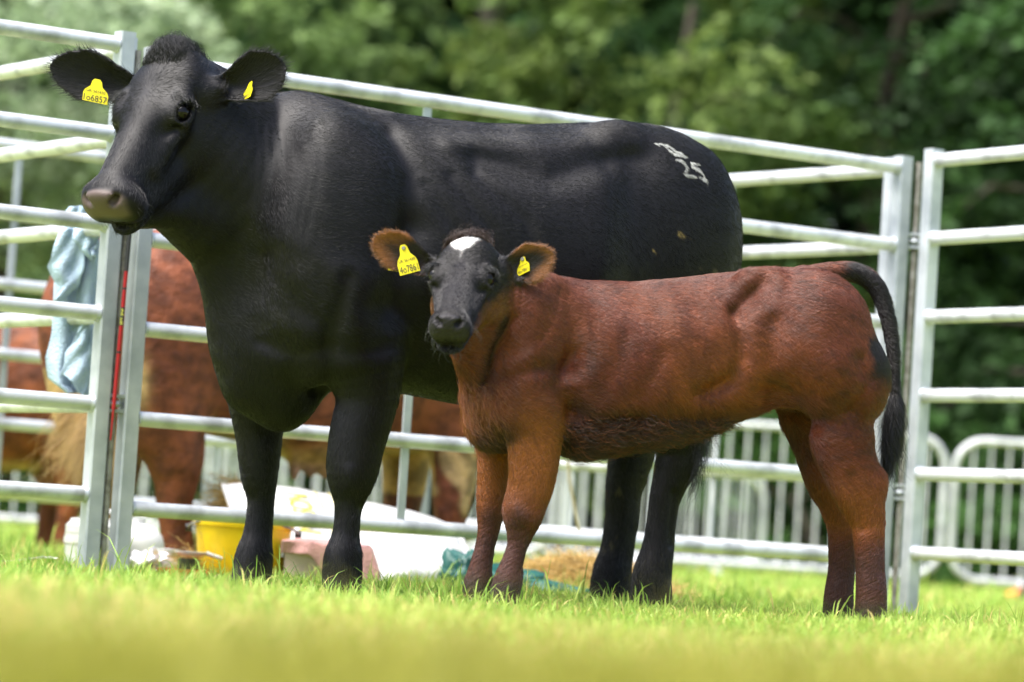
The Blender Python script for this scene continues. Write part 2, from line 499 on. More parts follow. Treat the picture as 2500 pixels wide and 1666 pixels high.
# ------------------------------------------------------------------ crowd barriers
WSTEEL = mat('white_galvanised_bar', (0.55, 0.56, 0.58), 0.45, metal=0.15, col2=(0.38, 0.39, 0.41), nscale=10)
def barrier(label, c, d, w=2.2, top=0.95, tilt=0.0):
    c, d = np.asarray(c, float), nrm(d)
    t = thing('crowd_barrier', label, 'barrier', tuple(c), 'crowd control barriers')
    s = np.cross(ZUP, d)
    up = nrm(ZUP * math.cos(tilt) + s * math.sin(tilt))
    hw, z0, rc = w / 2, 0.13, 0.17
    loop = []
    for cx, cz, a0 in ((hw - rc, top - rc, 0), (-hw + rc, top - rc, 90), (-hw + rc, z0 + rc, 180), (hw - rc, z0 + rc, 270)):
        for k in range(7):
            a = math.radians(a0 + 15 * k)
            loop.append(c + d * (cx + rc * math.cos(a)) + up * (cz + rc * math.sin(a)))
    loop.append(loop[0])
    MB().tube(loop, 0.021, 10, False).build('frame', WSTEEL, t, True)
    n = 20
    for i in range(n):
        x = -hw + w * (i + 1) / (n + 1)
        ex = max(0.0, abs(x) - (hw - rc))
        sh = rc - math.sqrt(max(0, rc * rc - ex * ex))
        MB().tube([c + d * x + up * (z0 + sh), c + d * x + up * (top - sh)], 0.0085, 8, False).build('bar', WSTEEL, t, True)
    for x in (-hw + 0.42, hw - 0.42):
        for sg in (-1, 1):
            MB().box(c + d * x + s * sg * 0.16 + ZUP * 0.07, nrm(s * sg * 0.30 - ZUP * 0.13), d, nrm(np.cross(nrm(s * sg * 0.30 - ZUP * 0.13), d)), 0.175, 0.018, 0.006).build('foot', WSTEEL, t)
    return t
def gp(u, Y):
    p = G(u, Y)
    p[2] = ground_z(p[0], p[1])
    return p
YB = 20.5
_b = [('crowd barrier furthest right, beyond the right hurdle', 2860), ('crowd barrier behind the calf hind legs', 1800), ('crowd barrier behind the cow hind legs', 860), ('crowd barrier behind the brown cow, at the left', -80)]
e0 = gp(2305, YB)
dirb = nrm((1, 0.03, 0))
for i, (lb, _) in enumerate(_b):
    c = e0 + dirb * (1.12 - 2.26 * i)
    c[2] = ground_z(c[0], c[1])
    barrier(lb, c, dirb, 2.2, 0.94)
dir2 = nrm((0.9, 0.42, 0))
c = gp(1500, 23.5)
barrier('crowd barrier angled away behind the other row', c, dir2, 2.2, 0.72)
c = gp(700, 22.2)
barrier('second angled crowd barrier behind the brown cow udder', c, nrm((0.95, -0.3, 0)), 2.2, 0.84)
# ------------------------------------------------------------------ animals: smooth implicit bodies turned into one mesh
class Animal:
    """frame: f forward (to the left of the picture and towards the camera by yaw), l towards the camera, z up"""
    def __init__(s, u, Y, yaw, lo, hi, h):
        s.O = gp(u, Y)
        s.O[2] = 0.0
        c, n = math.cos(yaw), math.sin(yaw)
        s.B = np.array([[-c, -n, 0], [n, -c, 0], [0, 0, 1.0]])      # rows: f, l, z
        s.lo, s.h = np.array(lo, float), h
        s.n = np.ceil((np.array(hi) - s.lo) / h).astype(int) + 1
        s.ax = [(s.lo[i] + h * np.arange(s.n[i])).astype(np.float32) for i in range(3)]
        s.D = np.full(tuple(s.n), 0.5, np.float32)
    def loc(s, w):
        return s.B @ (np.asarray(w) - s.O)
    def world(s, q):
        return np.asarray(q) @ s.B + s.O
    def M(s, u, v, l=0.0):
        """local point where the sight line of pixel (u, v) meets the plane at side offset l"""
        d = ray(u, v)
        t = (l - np.dot(CP - s.O, s.B[1])) / np.dot(d, s.B[1])
        return s.loc(CP + d * t)
    def px(s, u, v, l=0.0):
        """metres per photo pixel there"""
        q = s.world(s.M(u, v, l))
        return q[1] / F_PX
    def block(s, lo, hi):
        a = np.clip(np.floor((np.asarray(lo) - s.lo) / s.h).astype(int), 0, s.n - 1)
        b = np.clip(np.ceil((np.asarray(hi) - s.lo) / s.h).astype(int) + 1, a + 1, s.n)
        sl = tuple(slice(a[i], b[i]) for i in range(3))
        return sl, s.ax[0][sl[0]][:, None, None], s.ax[1][sl[1]][None, :, None], s.ax[2][sl[2]][None, None, :]
    def mix(s, sl, d, k, mode='u'):
        a = s.D[sl]
        if mode == 'u':
            h = np.maximum(k - np.abs(a - d), 0) / k
            s.D[sl] = np.minimum(a, d) - h * h * (k * 0.25)
        else:                                        # carve
            h = np.maximum(k - np.abs(a + d), 0) / k
            s.D[sl] = np.maximum(a, -d) + h * h * (k * 0.25)
    def cone(s, a, b, ra, rb, k=0.03, mode='u', sl_=1.0):
        """tapered round limb from a to b; sl_ < 1 makes it thinner sideways"""
        a, b = np.asarray(a, float), np.asarray(b, float)
        m = max(ra, rb) + k + 0.012
        sl, X, Y, Z = s.block(np.minimum(a, b) - m, np.maximum(a, b) + m)
        ba = b - a
        ba2 = float(ba @ ba) + 1e-9
        x, y, z = X - a[0], (Y - a[1]), Z - a[2]
        t = np.clip((x * ba[0] + y * ba[1] + z * ba[2]) / ba2, 0, 1)
        d = np.sqrt((x - t * ba[0]) ** 2 + ((y - t * ba[1]) / sl_) ** 2 + (z - t * ba[2]) ** 2) - (ra + (rb - ra) * t)
        s.mix(sl, (d * (0.5 + 0.5 * sl_)).astype(np.float32), k, mode)
    def ell(s, c, r, k=0.04, mode='u', R=None):
        """ellipsoid; R rows are its own axes in the local frame"""
        c, r = np.asarray(c, float), np.asarray(r, float)
        m = (r.max() if R is not None else r) + k + 0.012
        sl, X, Y, Z = s.block(c - m, c + m)
        x, y, z = X - c[0], Y - c[1], Z - c[2]
        if R is not None:
            R = np.asarray(R, float)
            x, y, z = (R[i, 0] * x + R[i, 1] * y + R[i, 2] * z for i in range(3))
        k0 = np.sqrt((x / r[0]) ** 2 + (y / r[1]) ** 2 + (z / r[2]) ** 2)
        k1 = np.sqrt((x / r[0] ** 2) ** 2 + (y / r[1] ** 2) ** 2 + (z / r[2] ** 2) ** 2) + 1e-6
        s.mix(sl, (k0 * (k0 - 1) / k1).astype(np.float32), k, mode)
    def chain(s, pts, k=0.03, sl_=1.0, sub=4):
        """smooth tapered limb through pts: (u, v, l, half width in photo pixels)"""
        q = np.array([[*s.M(u, v, l), r * s.px(u, v, l)] for u, v, l, r in pts])
        e = np.vstack([2 * q[0] - q[1], q, 2 * q[-1] - q[-2]])
        w = []
        for i in range(1, len(e) - 2):
            for j in range(sub):
                t = j / sub
                w.append(0.5 * (2 * e[i] + (e[i + 1] - e[i - 1]) * t + (2 * e[i - 1] - 5 * e[i] + 4 * e[i + 1] - e[i + 2]) * t * t
                         + (3 * e[i] - e[i - 1] - 3 * e[i + 1] + e[i + 2]) * t ** 3))
        w = np.array(w + [q[-1]])
        m = w[:, 3].max() + k + 0.012
        sl, X, Y, Z = s.block(w[:, :3].min(0) - m, w[:, :3].max(0) + m)
        base = np.array([x.start for x in sl])
        D = np.full([x.stop - x.start for x in sl], 0.5, np.float32)
        for a, b in zip(w[:-1], w[1:]):
            m = max(a[3], b[3]) + k + 0.012
            s2, X, Y, Z = s.block(np.minimum(a, b)[:3] - m, np.maximum(a, b)[:3] + m)
            ba = (b - a)[:3]
            x, y, z = X - a[0], Y - a[1], Z - a[2]
            t = np.clip((x * ba[0] + y * ba[1] + z * ba[2]) / (ba @ ba + 1e-9), 0, 1)
            d = np.sqrt((x - t * ba[0]) ** 2 + ((y - t * ba[1]) / sl_) ** 2 + (z - t * ba[2]) ** 2) - (a[3] + (b[3] - a[3]) * t)
            s3 = tuple(slice(s2[i].start - base[i], s2[i].stop - base[i]) for i in range(3))
            D[s3] = np.minimum(D[s3], d * (0.5 + 0.5 * sl_))
        s.mix(sl, D, k)
        return q
    def trunk(s, top, bot, wid, n=2.3, axis=0.5, k=0.05, nb=None):
        """barrel from the outline pixels of back and belly; wid: (u, half width in m)"""
        T = np.array([s.M(u, v) for u, v in top])
        Bm = np.array([s.M(u, v) for u, v in bot])
        f = s.ax[0]
        def pc(xs, ys):
            o = np.argsort(xs)
            g = np.interp(f, np.asarray(xs)[o], np.asarray(ys)[o])
            w = max(3, int(0.05 / s.h) | 1)
            ker = np.hanning(w + 2)[1:-1]
            return np.convolve(np.pad(g, w // 2, 'edge'), ker / ker.sum(), 'valid')
        zt, zb = pc(T[:, 0], T[:, 2]), pc(Bm[:, 0], Bm[:, 2])
        W = pc([s.M(u, 600)[0] for u, _ in wid], [w for _, w in wid])
        f0, f1 = max(T[:, 0].min(), Bm[:, 0].min()), min(T[:, 0].max(), Bm[:, 0].max())
        e = 0.10
        en = np.clip(np.minimum(f - f0, f1 - f) / e, 0, 1)
        en = np.sqrt(1 - (1 - en) ** 2)
        zc = zb + (zt - zb) * axis
        ht, hb, W = (zt - zc) * en + 1e-4, (zc - zb) * en + 1e-4, W * (0.25 + 0.75 * en) + 1e-4
        Y, Z = s.ax[1][None, :, None], s.ax[2][None, None, :]
        for i0 in range(0, len(f), 64):
            i1 = min(len(f), i0 + 64)
            c = lambda a: a[i0:i1, None, None].astype(np.float32)
            dz = Z - c(zc)
            hz = np.where(dz > 0, c(ht), c(hb))
            r = ((np.abs(Y) / c(W)) ** n + (np.abs(dz) / hz) ** n) ** (1 / n)
            if nb:
                r = np.where(dz > 0, r, ((np.abs(Y) / c(W)) ** nb + (np.abs(dz) / hz) ** nb) ** (1 / nb))
            d = (r - 1) * np.minimum(c(W), hz)
            d = np.where(c(en) > 0.02, d, 0.3)
            s.mix((slice(i0, i1), slice(None), slice(None)), d.astype(np.float32), k)
    def relief(s, items, near_only=True):
        """(polyline of pixels, l, sigma px, depth m): raise (+) or sink (-) the hide along a line on the near side"""
        for line, l, sg, amp in items:
            q = np.array([s.M(u, v, l) for u, v in line])
            sig = sg * s.px(*line[0], l)
            m = 2.6 * sig
            lo, hi = q.min(0) - m, q.max(0) + m
            lo[1], hi[1] = 0.0, s.ax[1][-1]
            sl, X, Y, Z = s.block(lo, hi)
            best = None
            if len(q) == 1:
                best = (X - q[0, 0]) ** 2 + (Z - q[0, 2]) ** 2
            for a, b in zip(q[:-1], q[1:]):
                bx, bz = b[0] - a[0], b[2] - a[2]
                t = np.clip(((X - a[0]) * bx + (Z - a[2]) * bz) / (bx * bx + bz * bz + 1e-9), 0, 1)
                d2 = (X - a[0] - t * bx) ** 2 + (Z - a[2] - t * bz) ** 2
                best = d2 if best is None else np.minimum(best, d2)
            g = amp * np.exp(-best / (sig * sig)) * np.clip((Y - 0.0) / 0.06, 0, 1)
            s.D[sl] -= g.astype(np.float32)
    def ear(s, base, tip, wide, W, cup=0.03, th=0.0075, k=0.02):
        """spoon-shaped ear; base, tip in local metres, wide: direction of its width; the hollow faces e3"""
        base, tip = np.asarray(base, float), np.asarray(tip, float)
        e1 = tip - base
        L = np.linalg.norm(e1)
        e1 /= L
        e2 = nrm(wide - e1 * np.dot(wide, e1))
        e3 = np.cross(e1, e2)
        m = W + 0.05
        sl, X, Y, Z = s.block(np.minimum(base, tip) - m, np.maximum(base, tip) + m)
        x, y, z = X - base[0], Y - base[1], Z - base[2]
        p, q, r = (e[0] * x + e[1] * y + e[2] * z for e in (e1, e2, e3))
        t = p / L
        w = s.earw(t, W)
        qq = q / np.maximum(w, 0.004)
        zc = -cup * (1 - np.clip(qq, -1, 1) ** 2) * np.clip(1.25 - t, 0, 1)
        d = np.maximum(np.abs(r - zc) - th, np.abs(q) - w)
        d = np.maximum(d, np.maximum(-p, p - L)) * 0.8
        s.mix(sl, d.astype(np.float32), k)
        return e1, e2, e3, L, W
    @staticmethod
    def earw(t, W):
        t = np.clip(t, 0, 1)
        return W * np.minimum(1.0, 0.36 + 1.05 * t) * np.clip(1 - np.clip((t - 0.42) / 0.58, 0, 1) ** 2.4, 0, 1) ** 0.6
    def head(s, poll, yh, xh, L, fat=1.0, mz=1.0):
        """bovine head; poll local point, yh poll to nose, xh to its near side; lengths are parts of L"""
        yh = nrm(yh)
        xh = nrm(np.asarray(xh) - yh * np.dot(xh, yh))
        zh = np.cross(yh, xh)
        R = np.array([xh, yh, zh])
        h = lambda x, y, z: np.asarray(poll) + (xh * x * fat + yh * y + zh * z) * L
        E = lambda c, r, k=0.05, mode='u', RR=R: s.ell(h(*c), np.array([r[0] * fat, r[1], r[2]]) * L, k * L, mode, RR)
        Cn = lambda a, b, ra, rb, k=0.05, mode='u': s.cone(h(*a), h(*b), ra * L, rb * L, k * L, mode)
        E((0, 0.13, -0.19), (0.205, 0.20, 0.19), 0.05)           # brain case
        E((0, 0.24, -0.085), (0.195, 0.26, 0.085), 0.06)         # flat forehead
        E((0, 0.01, -0.11), (0.125, 0.085, 0.10), 0.08)          # poll
        Cn((0, 0.40, -0.140), (0, 0.84, -0.125), 0.136, 0.112, 0.08)   # nasal bridge
        Cn((0, 0.45, -0.25), (0, 0.85, -0.22), 0.140, 0.105, 0.08)
        for sg in (-1, 1):
            Cn((sg * 0.11, 0.30, -0.41), (sg * 0.06, 0.80, -0.30), 0.09, 0.06, 0.09)   # jaw bone
            E((sg * 0.130, 0.28, -0.36), (0.08, 0.17, 0.17), 0.10)                          # cheek muscle
            Cn((sg * 0.165, 0.40, -0.165), (sg * 0.105, 0.66, -0.19), 0.045, 0.03, 0.07)     # face crest
            E((sg * 0.172, 0.345, -0.105), (0.062, 0.095, 0.07), 0.06)                       # orbit
            Cn((sg * 0.165, 0.265, -0.06), (sg * 0.215, 0.322, -0.085), 0.03, 0.022, 0.035)    # brow ridge
            E((sg * 0.080 * mz, 0.93, -0.175), (0.085 * mz, 0.085, 0.115), 0.06)                       # lip pads
            Cn((sg * 0.19, 0.13, -0.20), (sg * 0.235, 0.10, -0.20), 0.045, 0.035, 0.10)       # ear root
        E((0, 0.93, -0.13), (0.148 * mz, 0.09, 0.115), 0.06)          # muzzle
        E((0, 0.99, -0.085), (0.105, 0.035, 0.075), 0.03)        # nose pad
        E((0, 0.89, -0.322), (0.095, 0.12, 0.056), 0.05)          # chin
        E((0, 0.995, -0.292), (0.16, 0.065, 0.008), 0.018, 's')   # mouth line
        for sg in (-1, 1):
            rot = nrm(xh * sg * 0.8 + zh * 0.45 - yh * 0.15)
            r2 = nrm(np.cross(rot, yh))
            r3 = np.cross(rot, r2)
            s.ell(h(sg * 0.082 * mz, 1.005, -0.065), np.array([0.040, 0.024, 0.045]) * L, 0.014 * L, 's', np.array([rot, r2, r3]))
            E((sg * 0.208, 0.365, -0.090), (0.045, 0.060, 0.038), 0.015, 's')                # eye socket
            Cn((sg * 0.175, 0.45, -0.125), (sg * 0.15, 0.50, -0.115), 0.016, 0.008, 0.03, 's')   # tear groove
        s.hd = (h, R, L)
        return h, R
    def mesh(s, smooth=2, relax=0.5):
        """naive surface nets"""
        D = s.D
        ins = D < 0
        nx, ny, nz = D.shape
        cnt = np.zeros((nx - 1, ny - 1, nz - 1), np.int8)
        for dx in (0, 1):
            for dy in (0, 1):
                for dz in (0, 1):
                    cnt += ins[dx:nx - 1 + dx, dy:ny - 1 + dy, dz:nz - 1 + dz]
        act = (cnt > 0) & (cnt < 8)
        I, J, K = np.nonzero(act)
        idx = np.full(act.shape, -1, np.int32)
        idx[I, J, K] = np.arange(len(I))
        acc = np.zeros((len(I), 3))
        num = np.zeros(len(I))
        cor = [(dx, dy, dz) for dx in (0, 1) for dy in (0, 1) for dz in (0, 1)]
        val = {c: D[I + c[0], J + c[1], K + c[2]] for c in cor}
        for a in cor:
            for ax in range(3):
                if a[ax] == 0:
                    b = tuple(1 if i == ax else a[i] for i in range(3))
                    va, vb = val[a], val[b]
                    m = (va < 0) != (vb < 0)
                    t = np.where(m, va / np.where(m, va - vb, 1), 0)
                    pt = np.repeat(np.array([a], float), len(I), 0)
                    pt[:, ax] += t
                    acc[m] += pt[m]
                    num[m] += 1
        V = (np.column_stack([I, J, K]) + acc / num[:, None]) * s.h + s.lo
        quads = []
        for ax in range(3):
            sh = [slice(1, -1)] * 3
            sh[ax] = slice(0, D.shape[ax] - 1)
            s2 = list(sh)
            s2[ax] = slice(1, D.shape[ax])
            A, Bv = ins[tuple(sh)], ins[tuple(s2)]
            e = np.nonzero(A != Bv)
            o = [e[i] + (1 if i != ax else 0) for i in range(3)]
            u, w = [(1, 2), (2, 0), (0, 1)][ax]
            def at(du, dw):
                g = [o[0].copy(), o[1].copy(), o[2].copy()]
                g[u] -= du
                g[w] -= dw
                return idx[g[0], g[1], g[2]]
            q = np.stack([at(1, 1), at(0, 1), at(0, 0), at(1, 0)], 1)
            fl = ~A[e]
            q[fl] = q[fl][:, ::-1]
            quads.append(q)
        Q = np.concatenate(quads)
        Q = Q[(Q >= 0).all(1)]
        E = np.concatenate([Q[:, [0, 1]], Q[:, [1, 2]], Q[:, [2, 3]], Q[:, [3, 0]]])
        for it in range(smooth * 2):
            S = np.zeros_like(V)
            c = np.bincount(E[:, 0], minlength=len(V)) + np.bincount(E[:, 1], minlength=len(V))
            for k in range(3):
                S[:, k] = np.bincount(E[:, 0], V[E[:, 1], k], len(V)) + np.bincount(E[:, 1], V[E[:, 0], k], len(V))
            lam = relax if it % 2 == 0 else -relax * 0.9
            V = V + lam * (S / np.maximum(c, 1)[:, None] - V)
        # drop specks that are not joined to the body
        lab = np.arange(len(V))
        for _ in range(400):
            l2 = lab.copy()
            np.minimum.at(l2, E[:, 0], lab[E[:, 1]])
            np.minimum.at(l2, E[:, 1], lab[E[:, 0]])
            l2 = l2[l2]
            if (l2 == lab).all():
                break
            lab = l2
        big = np.bincount(lab).argmax()
        keep = lab == big
        mp = np.cumsum(keep) - 1
        Q = mp[Q[keep[Q].all(1)]]
        s.V, s.Q = V[keep], Q
        s.VW = s.world(s.V)
        fn = np.cross(s.V[Q[:, 2]] - s.V[Q[:, 0]], s.V[Q[:, 3]] - s.V[Q[:, 1]])
        vn = np.zeros_like(s.V)
        for k in range(4):
            for c in range(3):
                vn[:, c] += np.bincount(Q[:, k], fn[:, c], len(s.V))
        s.VN = vn / (np.linalg.norm(vn, axis=1)[:, None] + 1e-12)
        s.FA = np.linalg.norm(fn, axis=1) * 0.5
        s.D = None
        return s
    def proj(s, W):
        """photo pixel of world points"""
        q = (np.asarray(W) - CP) @ RC
        return np.column_stack([W_PX / 2 - q[:, 0] / q[:, 2] * F_PX, H_PX / 2 + q[:, 1] / q[:, 2] * F_PX])
def smoothstep(a, b, x):
    t = np.clip((x - a) / (b - a), 0, 1)
    return t * t * (3 - 2 * t)
def vnoise(p, s, seed):
    r = np.random.default_rng(seed)
    z = 0
    for k in range(7):
        d = r.normal(size=3)
        z = z + np.sin(p @ d * s * (0.7 + 0.25 * k) + r.uniform(0, 6.28) + 1.3 * np.sin(p @ r.normal(size=3) * s * 0.8))
    return z / 3.0
def fur(an, name, parent, material, n, weight, length, comb, colour, seed, rad=0.0004, lift=0.35, curl=0.0, npt=4, filt=None):
    """short hair over the hide as real strands"""
    r = np.random.default_rng(seed)
    w = an.FA * weight[an.Q].mean(1)
    cdf = np.cumsum(w)
    fi = np.searchsorted(cdf, r.random(n) * cdf[-1])
    a, b = r.random((2, n, 1))
    q = an.Q[fi]
    mixv = lambda A: ((A[q[:, 0]] * (1 - a) + A[q[:, 1]] * a) * (1 - b) + (A[q[:, 3]] * (1 - a) + A[q[:, 2]] * a) * b)
    p, nn = mixv(an.V), mixv(an.VN)
    if filt is not None:
        kp = filt(p)
        p, nn, q, a, b = p[kp], nn[kp], q[kp], a[kp], b[kp]
        n = len(p)
    nn /= np.linalg.norm(nn, axis=1)[:, None] + 1e-9
    ln = mixv(length[:, None])[:, 0] * np.exp(r.normal(0, 0.25, n))
    cb = comb(p, nn) + r.normal(0, 0.16, (n, 3))
    cl = vnoise(p, 22.0, seed)[:, None] * np.cross(nn, cb) * 0.35           # locks lean together
    cb = cb + cl
    cb -= nn * (cb * nn).sum(1)[:, None]
    cb /= np.linalg.norm(cb, axis=1)[:, None] + 1e-9
    col = colour(p, mixv(an.C))
    pts = []
    sd = np.cross(nn, cb)
    ph = r.uniform(0, 6.28, n)[:, None] + vnoise(p, 30, seed + 1)[:, None] * 2
    for k in range(npt):
        t = k / (npt - 1)
        x = p + cb * (ln * (t * (0.55 + 0.45 * t)))[:, None] + nn * (ln * lift * t * (1.25 - 0.75 * t) - 0.001)[:, None]
        if curl:
            x = x + (sd * np.sin(ph + 5 * t) + nn * np.cos(ph + 5 * t)) * (curl * ln * t)[:, None]
        pts.append(an.world(x))
    pos = np.stack(pts, 1).reshape(-1, 3).astype(np.float32)
    hc = bpy.data.hair_curves.new(name)
    hc.add_curves([npt] * n)
    hc.attributes['position'].data.foreach_set('vector', pos.ravel())
    ra = hc.attributes.new('radius', 'FLOAT', 'POINT') if 'radius' not in hc.attributes else hc.attributes['radius']
    ra.data.foreach_set('value', np.tile(np.linspace(1, 0.25, npt).astype(np.float32) * rad, n))
    ca = hc.attributes.new('tint', 'FLOAT_COLOR', 'CURVE')
    c4 = np.ones((n, 4), np.float32)
    c4[:, :3] = col
    ca.data.foreach_set('color', c4.ravel())
    hc.materials.append(material)
    o = bpy.data.objects.new(name, hc)
    COL.objects.link(o)
    o.parent = parent
    o.matrix_parent_inverse = PM(parent).inverted()
    o['kind'] = 'stuff'
    return o
def eyeball(an, c, out, r, parent):
    """glossy dark eye at local point c looking along out"""
    me = bpy.data.meshes.new('eye')
    bm = bmesh.new()
    bmesh.ops.create_uvsphere(bm, u_segments=24, v_segments=16, radius=r)
    bm.to_mesh(me)
    bm.free()
    me.polygons.foreach_set('use_smooth', [True] * len(me.polygons))
    w = an.world(np.asarray(c))
    o = link('eye', me, EYE, parent, tuple(w))
    return o
EYE = mat('wet_dark_eye', (0.004, 0.003, 0.003), 0.08, spec=0.25)
# ------------------------------------------------------------------ the black cow
HAIR_BLACK = mat('black_hair', attr='tint', rough=0.42, spec=0.45)
HIDE_BLACK = mat('black_hide', attr='coat', rough=0.5, spec=0.2, bump=0.10, bscale=1.0, brot=(0, 0.55, 0), bstretch=(38, 240, 240))
def build_cow():
    A = Animal(1180, 10.15, math.radians(24), (-1.12, -0.52, -0.01), (1.42, 0.62, 1.74), 0.0072)
    M = A.M
    top = [(600, 330), (660, 240), (744, 228), (850, 256), (956, 279), (1062, 293), (1169, 303), (1275, 306), (1381, 303), (1487, 298), (1541, 302), (1615, 322), (1668, 356), (1710, 400), (1730, 470)]
    bot = [(600, 800), (660, 890), (720, 940), (830, 960), (988, 962), (1105, 985), (1250, 1010), (1400, 1015), (1520, 985), (1600, 930), (1680, 860), (1730, 760)]
    wid = [(560, 0.16), (650, 0.22), (760, 0.27), (900, 0.315), (1050, 0.345), (1200, 0.375), (1340, 0.385), (1440, 0.365), (1520, 0.31), (1600, 0.275), (1690, 0.24), (1740, 0.18)]
    A.trunk(top, bot, wid, 2.25, 0.50, nb=1.8)
    px = A.px(1200, 700)
    # shoulder and chest
    for l, du in ((0.20, 0), (-0.20, -60)):
        A.ell(M(800 + du, 560, l), (0.17, 0.13, 0.30), 0.10)
        A.ell(M(810 + du, 790, l * 0.85), (0.15, 0.11, 0.19), 0.10)
    A.ell(M(665, 800, 0), (0.13, 0.17, 0.24), 0.10)
    A.ell(M(690, 945, 0.02), (0.10, 0.085, 0.125), 0.06)                       # brisket
    A.ell(M(600, 780, 0), (0.08, 0.10, 0.24), 0.08)
    # neck
    A.chain([(780, 560, 0.0, 225), (655, 470, 0.02, 195), (540, 390, 0.05, 150), (450, 300, 0.07, 122)], 0.10, 0.72)
    A.chain([(640, 300, 0.0, 70), (540, 250, 0.03, 75), (450, 200, 0.06, 70)], 0.08)
    A.chain([(440, 480, 0.06, 72), (525, 620, 0.03, 62), (590, 800, 0.0, 60)], 0.09, 0.7)   # throat and dewlap
    A.chain([(330, 530, 0.13, 30), (400, 515, 0.11, 48), (480, 540, 0.06, 66)], 0.06)
    # fore legs
    A.chain([(880, 830, 0.20, 120), (896, 960, 0.20, 82), (872, 1075, 0.20, 71), (860, 1150, 0.20, 64), (853, 1225, 0.20, 38), (847, 1300, 0.20, 35), (838, 1362, 0.20, 47), (834, 1432, 0.20, 50)], 0.025, 0.86)
    A.chain([(650, 790, -0.17, 112), (622, 930, -0.18, 76), (632, 1050, -0.19, 60), (633, 1155, -0.19, 47), (637, 1220, -0.19, 34), (630, 1300, -0.19, 35), (620, 1360, -0.19, 46), (612, 1425, -0.19, 50)], 0.025, 0.9)
    A.cone(M(612, 900, -0.06), M(668, 1050, -0.10), 0.012, 0.02, 0.05, 's')
    A.cone(M(772, 800, 0.14), M(786, 985, 0.13), 0.012, 0.02, 0.05, 's')
    # hind quarters
    for l, du in ((0.170, 0), (-0.170, -85)):
        A.ell(M(1600 + du, 520, l), (0.22, 0.12, 0.22), 0.10)
        A.ell(M(1640 + du, 680, l), (0.21, 0.12, 0.30), 0.10)
        A.ell(M(1690 + du, 560, l * 0.9), (0.12, 0.10, 0.20), 0.08)
        A.ell(M(1500 + du, 345, l * 1.12), (0.06, 0.04, 0.04), 0.09)        # hook bone
        A.ell(M(1735 + du * 0.7, 470, l * 0.55), (0.05, 0.05, 0.07), 0.07)   # pin bone
    A.chain([(1600, 830, 0.20, 150), (1630, 980, 0.20, 100), (1655, 1085, 0.20, 60), (1648, 1140, 0.20, 52), (1625, 1210, 0.20, 40), (1614, 1285, 0.20, 37), (1605, 1345, 0.20, 41), (1592, 1405, 0.20, 49), (1590, 1462, 0.20, 52)], 0.03, 0.85)
    A.chain([(1500, 830, -0.20, 150), (1530, 980, -0.20, 98), (1545, 1085, -0.20, 62), (1535, 1140, -0.20, 54), (1522, 1200, -0.20, 46), (1518, 1270, -0.20, 42), (1506, 1345, -0.20, 42), (1494, 1400, -0.20, 49), (1490, 1450, -0.20, 52)], 0.03, 0.85)
    A.ell(M(1480, 1010, 0), (0.17, 0.14, 0.13), 0.08)                        # udder
    A.chain([(1700, 400, -0.02, 30), (1735, 500, -0.02, 26), (1745, 700, -0.02, 20), (1735, 950, -0.02, 16), (1715, 1050, -0.02, 16)], 0.03)   # tail
    # head
    ph, be = math.radians(60), math.radians(56)
    a = A.B @ np.array([-math.cos(ph) * math.cos(be), -math.sin(ph) * math.cos(be), -math.sin(be)])
    xh = A.B @ np.array([math.sin(ph), -math.cos(ph), 0])
    poll = M(412, 122, 0.10)
    h, R = A.head(poll, a, xh, 0.515, 1.08)
    rh = np.array([1.0, 0, 0]), np.array([0, 0, 1.0])
    ce = A.B @ nrm(RC @ np.array([0, 0, 1.0]))           # towards the camera
    upi = A.B @ nrm(RC @ np.array([0.0, 1.0, 0]))
    rti = A.B @ nrm(RC @ np.array([1.0, 0, 0]))
    pp = A.px(500, 200)
    def onface(x, y, z, du, dv, dd=0.0):
        return h(x, y, z) + rti * du * pp - upi * dv * pp + ce * dd
    b1 = h(0.22, 0.10, -0.22)
    A.ears = []
    e = A.ear(b1, A.loc(P(697, 160, A.world(b1)[1] - 0.01)), upi * 0.8 + rti * 0.45, 68 * pp, 0.035)
    A.ears.append((b1, e))
    b2 = h(-0.22, 0.10, -0.22)
    e = A.ear(b2, A.loc(P(122, 158, A.world(b2)[1] + 0.03)), -upi * 0.8 + rti * 0.35, 66 * pp, 0.035)
    A.ears.append((b2, e))
    # relief of the hide on the near side
    A.relief([
        ([(985, 330), (1010, 420), (1000, 560)], 0.3, 34, -0.014),
        ([(930, 420), (900, 600), (880, 760)], 0.3, 70, 0.016),
        ([(1010, 560), (960, 700), (930, 860)], 0.3, 48, -0.018),
        ([(1180, 390), (1330, 440), (1480, 400)], 0.3, 34, -0.015),
        ([(1100, 350), (1280, 360), (1420, 350)], 0.25, 26, 0.008),
        ([(1180, 420), (1280, 540), (1330, 700)], 0.35, 16, -0.006),
        ([(1120, 430), (1200, 560), (1240, 720)], 0.35, 16, -0.006),
        ([(1060, 450), (1130, 580), (1160, 740)], 0.35, 16, -0.005),
        ([(1560, 400), (1540, 520), (1530, 700)], 0.3, 70, -0.028),
        ([(1480, 360), (1560, 350)], 0.28, 30, 0.006),
        ([(700, 300), (720, 450), (690, 640)], 0.2, 34, -0.003),
        ([(610, 560), (700, 640), (760, 700)], 0.2, 30, -0.007),
        ([(640, 800), (700, 870), (720, 960)], 0.15, 30, -0.008),
        ([(800, 700), (840, 800)], 0.25, 40, 0.012)])
    A.relief([([(640 + 20 * i, 300 + 6 * i), (628 + 20 * i, 420), (612 + 16 * i, 540 + 8 * i)], 0.2, 7, -0.0014) for i in range(7)])
